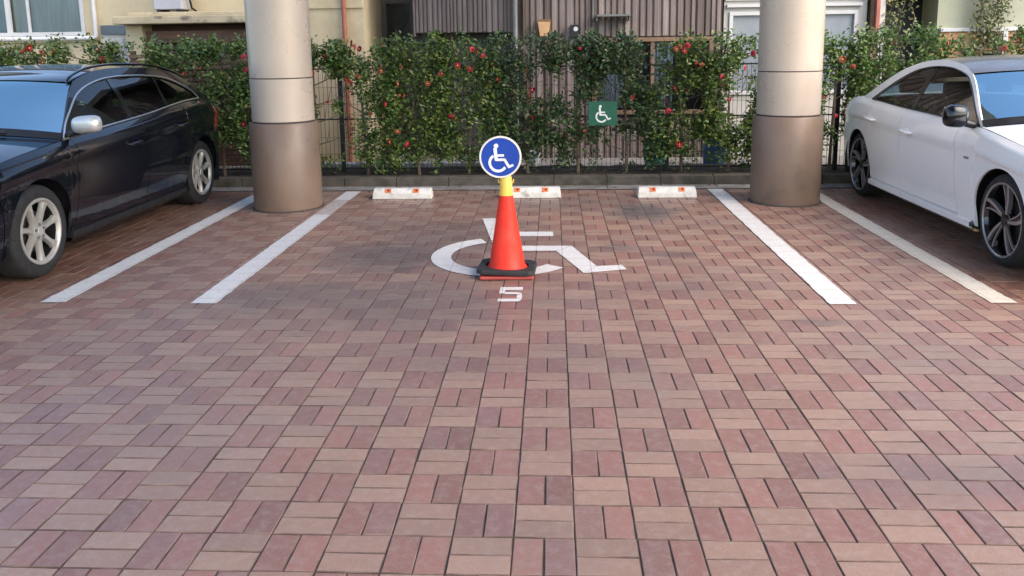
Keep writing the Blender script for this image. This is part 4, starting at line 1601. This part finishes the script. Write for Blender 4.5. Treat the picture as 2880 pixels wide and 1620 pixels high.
        if S.get('deck'):
            ts = np.linspace(s.tx(S['deck']), 1.0, 34)
            rows = [s.surf(t, s.ztop(s.at(t)[0])) for t in ts]
            rows = [(q[0], max(q[1], .001), q[2]) for q in rows]
            u = np.linspace(0, 1, 34)
            s.cap('boot_lid', rows, s.paint, S['crown_r'] * (1 - u ** 3), -S['bow_r'] * (1 - u) ** 1.2)
        if S.get('rails'):
            for sd in (1, -1):
                pts = [(q[0], sd * (q[1] - .035), q[2] + .030) for q in El[kf:kr + 1:2]]
                pts = [(pts[0][0] + .03, pts[0][1], pts[0][2] - .03)] + pts + [(pts[-1][0] - .04, pts[-1][1], pts[-1][2] - .035)]
                MB().tube(pts, [.006] + [.011] * (len(pts) - 2) + [.006], 8).build('roof_rail', S['rails'], R_, smooth=True)
        if S.get('fin'):
            MB().prism([(-.10, -.02), (.08, -.006), (.08, .006), (-.10, .02)], 0, .045).build('antenna', 'trimblack', R_, bevel=.008, loc=(S['fin'], 0, E(S['fin']) + .045))
        # cabin
        cb = MB()
        fx = S['E'][0][0]
        cb.box(fx - .50, fx + .15, -.66, .66, .62, .90)
        cb.build('dashboard', 'dash', R_, bevel=.05, seg=3)
        for (sx, ys) in ((fx - 1.25, (-.37, .37)), (fx - 2.10, (-.42, .42))):
            for yy in ys:
                q = MB()
                q.box(-.02, .50, -.24, .24, .30, .52)
                v = [(-.10, -.24, .48), (.04, -.24, .48), (-.10, -.20, 1.02), (-.20, -.20, 1.02), (-.10, .24, .48), (.04, .24, .48), (-.10, .20, 1.02), (-.20, .20, 1.02)]
                q.add(v, [(0, 1, 2, 3), (7, 6, 5, 4), (0, 4, 5, 1), (1, 5, 6, 2), (2, 6, 7, 3), (3, 7, 4, 0)])
                q.box(-.22, -.13, -.12, .12, 1.05, 1.20)
                so = q.build('seat', 'seat', R_, bevel=.03, seg=3)
                so.location = (sx, yy, 0)
        ring = [(fx - .52 + .05 * math.cos(t), S['drv'] * .37 + .18 * math.sin(t), .86 + .17 * math.cos(t)) for t in np.linspace(0, 2 * math.pi, 25)]
        MB().tube(ring, .014, 8).build('steering_wheel', 'dash', R_, smooth=True)
        if S.get('badge'):
            bx_, bz_ = S['badge']
            for sd in (1, -1):
                y = s.surf(s.tx(bx_), bz_)[1]
                MB().box(bx_ - .035, bx_ + .035, sd * y - .004, sd * y + .004, bz_ - .008, bz_ + .008).build('badge', 'zinc', R_, bevel=.002)
        tag(R_, S['label'], 'car', 'parked cars')

    def wheel(s, xc, sd):
        S = s.S
        r, w = S['hub'], .215
        rr = S['rim']
        y = s.surf(s.tx(xc), .50)[1] - .036
        hub = MB().lathe([(0, -.10), (.15, -.10), (.15, -.085), (.0, -.085)], 32, axis='y').build('wheel', 'disc', s.root, smooth=True)
        hub.location = (xc, sd * y, r + .002)
        hub.scale = (1, sd, 1)
        ty = MB().lathe([(rr - .006, -.012), (rr + .008, -.004), (rr + .03, .002), (r - .055, .004), (r - .022, -.003), (r - .008, -.016), (r, -.035), (r, -w + .035), (r - .015, -w + .01), (rr + .02, -w), (rr - .006, -w + .02)], 64, axis='y')
        for gy in (-.06, -.1075, -.155):
            ty.lathe([(r + .0006, gy - .004), (r + .0006, gy + .004)], 64, axis='y')
        ty.build('tyre', 'tyre', hub, smooth=True)
        if S['spokes'] == 7:
            b = MB()
            b.lathe([(rr + .004, -.004), (rr + .002, .004), (rr - .010, .005), (rr - .022, -.004), (rr - .028, -.022)], 64, axis='y')
            b.lathe([(rr - .028, -.022), (rr - .032, -.17), (.05, -.175)], 64, axis='y', mi=1)
            b.lathe([(0, -.012), (.035, -.012), (.06, -.016), (.07, -.03), (.07, -.06)], 40, axis='y')
            for k in range(7):
                a = 2 * math.pi * (k + .25) / 7
                P = []
                for rad, wd, yy in ((.045, .034, -.018), (.085, .023, -.016), (.14, .019, -.012), (rr - .05, .024, -.008), (rr - .022, .036, -.006)):
                    P.append([(rad * math.cos(a) - t * wd * math.sin(a), yy - (.022 if abs(t) == 1 else .0) - (.035 if abs(t) == 1.05 else 0), rad * math.sin(a) + t * wd * math.cos(a)) for t in (-1.05, -1, -.6, .6, 1, 1.05)])
                b.grid(P, flip=True)
            ro = b.build('rim', ['alloy', 'trimblack'], hub, smooth=True)
            MB().lathe([(0, -.004), (.026, -.006), (.030, -.014)], 24, axis='y').build('centre_cap', 'silver', hub, smooth=True)
            for k in range(5):
                a = 2 * math.pi * k / 5 + .3
                MB().lathe([(0, -.004), (.010, -.005), (.010, -.02)], 10, axis='y', c=(.048 * math.cos(a), 0, .048 * math.sin(a))).build('wheel_nut', 'zinc', hub)
        else:
            b = MB()
            b.lathe([(rr + .004, -.004), (rr + .002, .003), (rr - .008, .003), (rr - .014, -.004)], 64, axis='y', mi=0)
            b.lathe([(rr - .014, -.004), (rr - .03, -.035), (rr - .03, -.17), (.05, -.175)], 64, axis='y', mi=1)
            b.lathe([(0, -.022), (.045, -.022), (.06, -.03), (.06, -.07)], 40, axis='y', mi=1)
            for k in range(5):
                a0 = 2 * math.pi * (k + .12) / 5
                # machined blade face plus dark flank, flaring to the rim and raked like a turbine
                for (w0, w1, off, mi, dy) in ((.010, .013, -.022, 0, 0.0), (.004, .007, .034, 0, -.006), (.020, .042, .0, 1, -.018)):
                    P = []
                    for j in range(6):
                        u = j / 5
                        rad = .045 + (rr - .012 - .045) * u
                        a = a0 + .16 * u * u
                        wd = w0 + (w1 - w0) * u
                        tt = off * (u ** 1.1) + (-.010 if off < 0 else .006 if off > 0 else .0)
                        yy = -.020 + .014 * u + dy
                        P.append([(rad * math.cos(a) - (tt + t * wd) * math.sin(a), yy - (.0 if abs(t) <= 1 else .03), rad * math.sin(a) + (tt + t * wd) * math.cos(a)) for t in (-1.02, -1, 0, 1, 1.02)])
                    b.grid(P, flip=True, mi=mi)
            b.build('rim', ['alloydark', 'glossblack'], hub, smooth=True)
            MB().lathe([(0, -.014), (.028, -.016), (.032, -.024)], 24, axis='y').build('centre_cap', 'trimblack', hub, smooth=True)


estate = dict(
    label='dark blue-black estate car with silver mirror and seven-spoke alloy wheels', paint='carblack', wb=2.79, hub=.328, rim=.232, arch=.372, drv=-1, spokes=7,
    plan=[(.93, 0), (.925, .25), (.905, .48), (.84, .69), (.69, .84), (.44, .912), (0, .928), (-.5, .925), (-1.2, .93), (-2.0, .93), (-2.79, .922), (-3.12, .905), (-3.40, .84), (-3.56, .70), (-3.63, .46), (-3.65, 0)],
    top=[(.95, .66), (.80, .745), (.55, .81), (.1, .878), (-.44, .925), (-1.0, .962), (-1.68, 1.0), (-2.69, 1.072), (-2.95, 1.075), (-3.25, 1.04), (-3.66, .97)],
    inset=[(0, .10), (.06, .06), (.15, .045), (.3, .018), (.45, .006), (.58, .008), (.70, .020), (.78, .014), (.83, .0), (.88, .006), (.94, .030), (1, .085)],
    E=[(-.42, .93), (-.58, 1.055), (-.77, 1.205), (-.95, 1.32), (-1.17, 1.38), (-1.41, 1.411), (-1.81, 1.425), (-2.33, 1.399), (-2.62, 1.352), (-2.80, 1.292), (-2.96, 1.20), (-3.14, 1.11), (-3.28, 1.035)],
    dlo=[(-.46, .935), (-.56, 1.03), (-.72, 1.13), (-.87, 1.215), (-1.0, 1.265), (-1.15, 1.302), (-1.38, 1.337), (-1.62, 1.350), (-1.83, 1.350), (-2.15, 1.337), (-2.45, 1.300), (-2.72, 1.215), (-2.85, 1.15), (-2.92, 1.085)],
    panes=(-.46, -1.50, -2.22), tip=-2.92, cuts=(-.46, -1.57, -2.50, -3.22), slants=(-.17, -.085, -.04), front_cut=.42,
    rocker=.004, rocker_m='trimblack', glass=('carglass_mid', 'carglass_dark'), trim='chrome', trim_r=.009, handles=((-1.36, .80), (-2.34, .865)), handle_m='carblack',
    mir=(.115, .066), mirror=(-.50, 1.035), mirror_m='silver', headlamp=(.87, .50, .565, .715, .05), taillamp=(-3.20, -3.50, .76, .98), crown=.07, crown_r=.02, bow=.24, bow_r=.13,
    roof=(-.98, -2.86), roof_m='carblack', rails='carblack')
Car('estate_car', (-4.485, 5.63, 0), estate)

saloon = dict(
    label='white saloon car with black mirror and dark five-spoke alloy wheels', paint='carwhite', wb=2.79, hub=.325, rim=.262, arch=.362, drv=-1, spokes=5,
    plan=[(.90, 0), (.895, .25), (.875, .48), (.81, .68), (.67, .83), (.44, .902), (0, .918), (-.5, .918), (-1.2, .92), (-2.0, .92), (-2.79, .912), (-3.15, .885), (-3.42, .825), (-3.60, .70), (-3.69, .48), (-3.72, 0)],
    top=[(.92, .64), (.78, .72), (.55, .79), (.1, .862), (-.46, .93), (-1.13, .955), (-1.9, .972), (-2.53, .995), (-2.9, 1.0), (-3.2, .985), (-3.5, .955), (-3.72, .93)],
    inset=[(0, .07), (.08, .035), (.16, .030), (.3, .014), (.5, .006), (.66, .010), (.755, .016), (.775, .0), (.80, .002), (.88, .022), (.94, .040), (1, .085)],
    E=[(-.44, .935), (-.62, 1.06), (-.80, 1.185), (-.97, 1.28), (-1.16, 1.345), (-1.43, 1.387), (-1.70, 1.396), (-2.0, 1.370), (-2.27, 1.302), (-2.5, 1.20), (-2.72, 1.085), (-2.88, 1.01)],
    dlo=[(-.50, .945), (-.65, 1.04), (-.82, 1.155), (-.95, 1.23), (-1.09, 1.288), (-1.36, 1.332), (-1.6, 1.340), (-1.83, 1.326), (-2.05, 1.282), (-2.25, 1.20), (-2.45, 1.095), (-2.62, 1.005)],
    panes=(-.50, -1.68, None), tip=-2.62, cuts=(-.66, -1.72, -2.52, -3.38), slants=(-.16, -.085, -.04), front_cut=.42,
    rocker=.022, rocker_m='carwhite', glass=('carglass', 'carglass'), trim='trimblack', trim_r=.006, handles=((-1.56, .785), (-2.40, .822)), handle_m='carwhite',
    mir=(.088, .084), mirror=(-.52, 1.01), mirror_m='carblack', headlamp=(.85, .52, .56, .685, .04), taillamp=(-3.40, -3.62, .74, .88), crown=.065, crown_r=.03, bow=.24, bow_r=.16,
    roof=(-1.02, -2.12), roof_m='roofglass', deck=-2.74, fin=-2.1, badge=(-.50, .70))
Car('saloon_car', (3.985, 5.90, 0), saloon)

# ================================================================== litter along the kerb
V, F, R = [], [], []
for k in range(260):
    x = random.uniform(-6.5, 6.5)
    y = random.choice((9.40 - abs(random.gauss(0, .05)), 9.2 + random.gauss(0, .10), random.uniform(8.3, 9.3), random.uniform(9.62, 9.75)))
    z = .006 if y < 9.44 else .12
    if 9.43 < y < 9.62:
        continue
    t, sz = random.uniform(0, 6.28), random.uniform(.016, .036)
    n0 = len(V)
    for a, c, d in ((-1, 0, 0), (0, -.45, .12), (1, 0, .05), (0, .45, .12)):
        V.append((x + sz * (a * math.cos(t) - c * math.sin(t)), y + sz * (a * math.sin(t) + c * math.cos(t)), z + sz * d * random.uniform(.5, 2)))
        R.append(random.random() if len(R) % 4 == 0 else R[-1])
    F += [(n0, n0 + 1, n0 + 2), (n0, n0 + 2, n0 + 3)]
me = bpy.data.meshes.new('fallen_leaves')
me.from_pydata(V, [], F)
me.materials.append(leaf_material('leaf_fallen', (.10, .05, .025), (.22, .13, .06), (.45, .05, .05)))
at = me.attributes.new('rnd', 'FLOAT', 'POINT')
at.data.foreach_set('value', np.array(R, np.float32))
o = bpy.data.objects.new('fallen_leaves', me)
C.objects.link(o)
tag(o, 'brown fallen leaves and petals scattered along the kerb and gutter', 'leaves', kind='stuff')
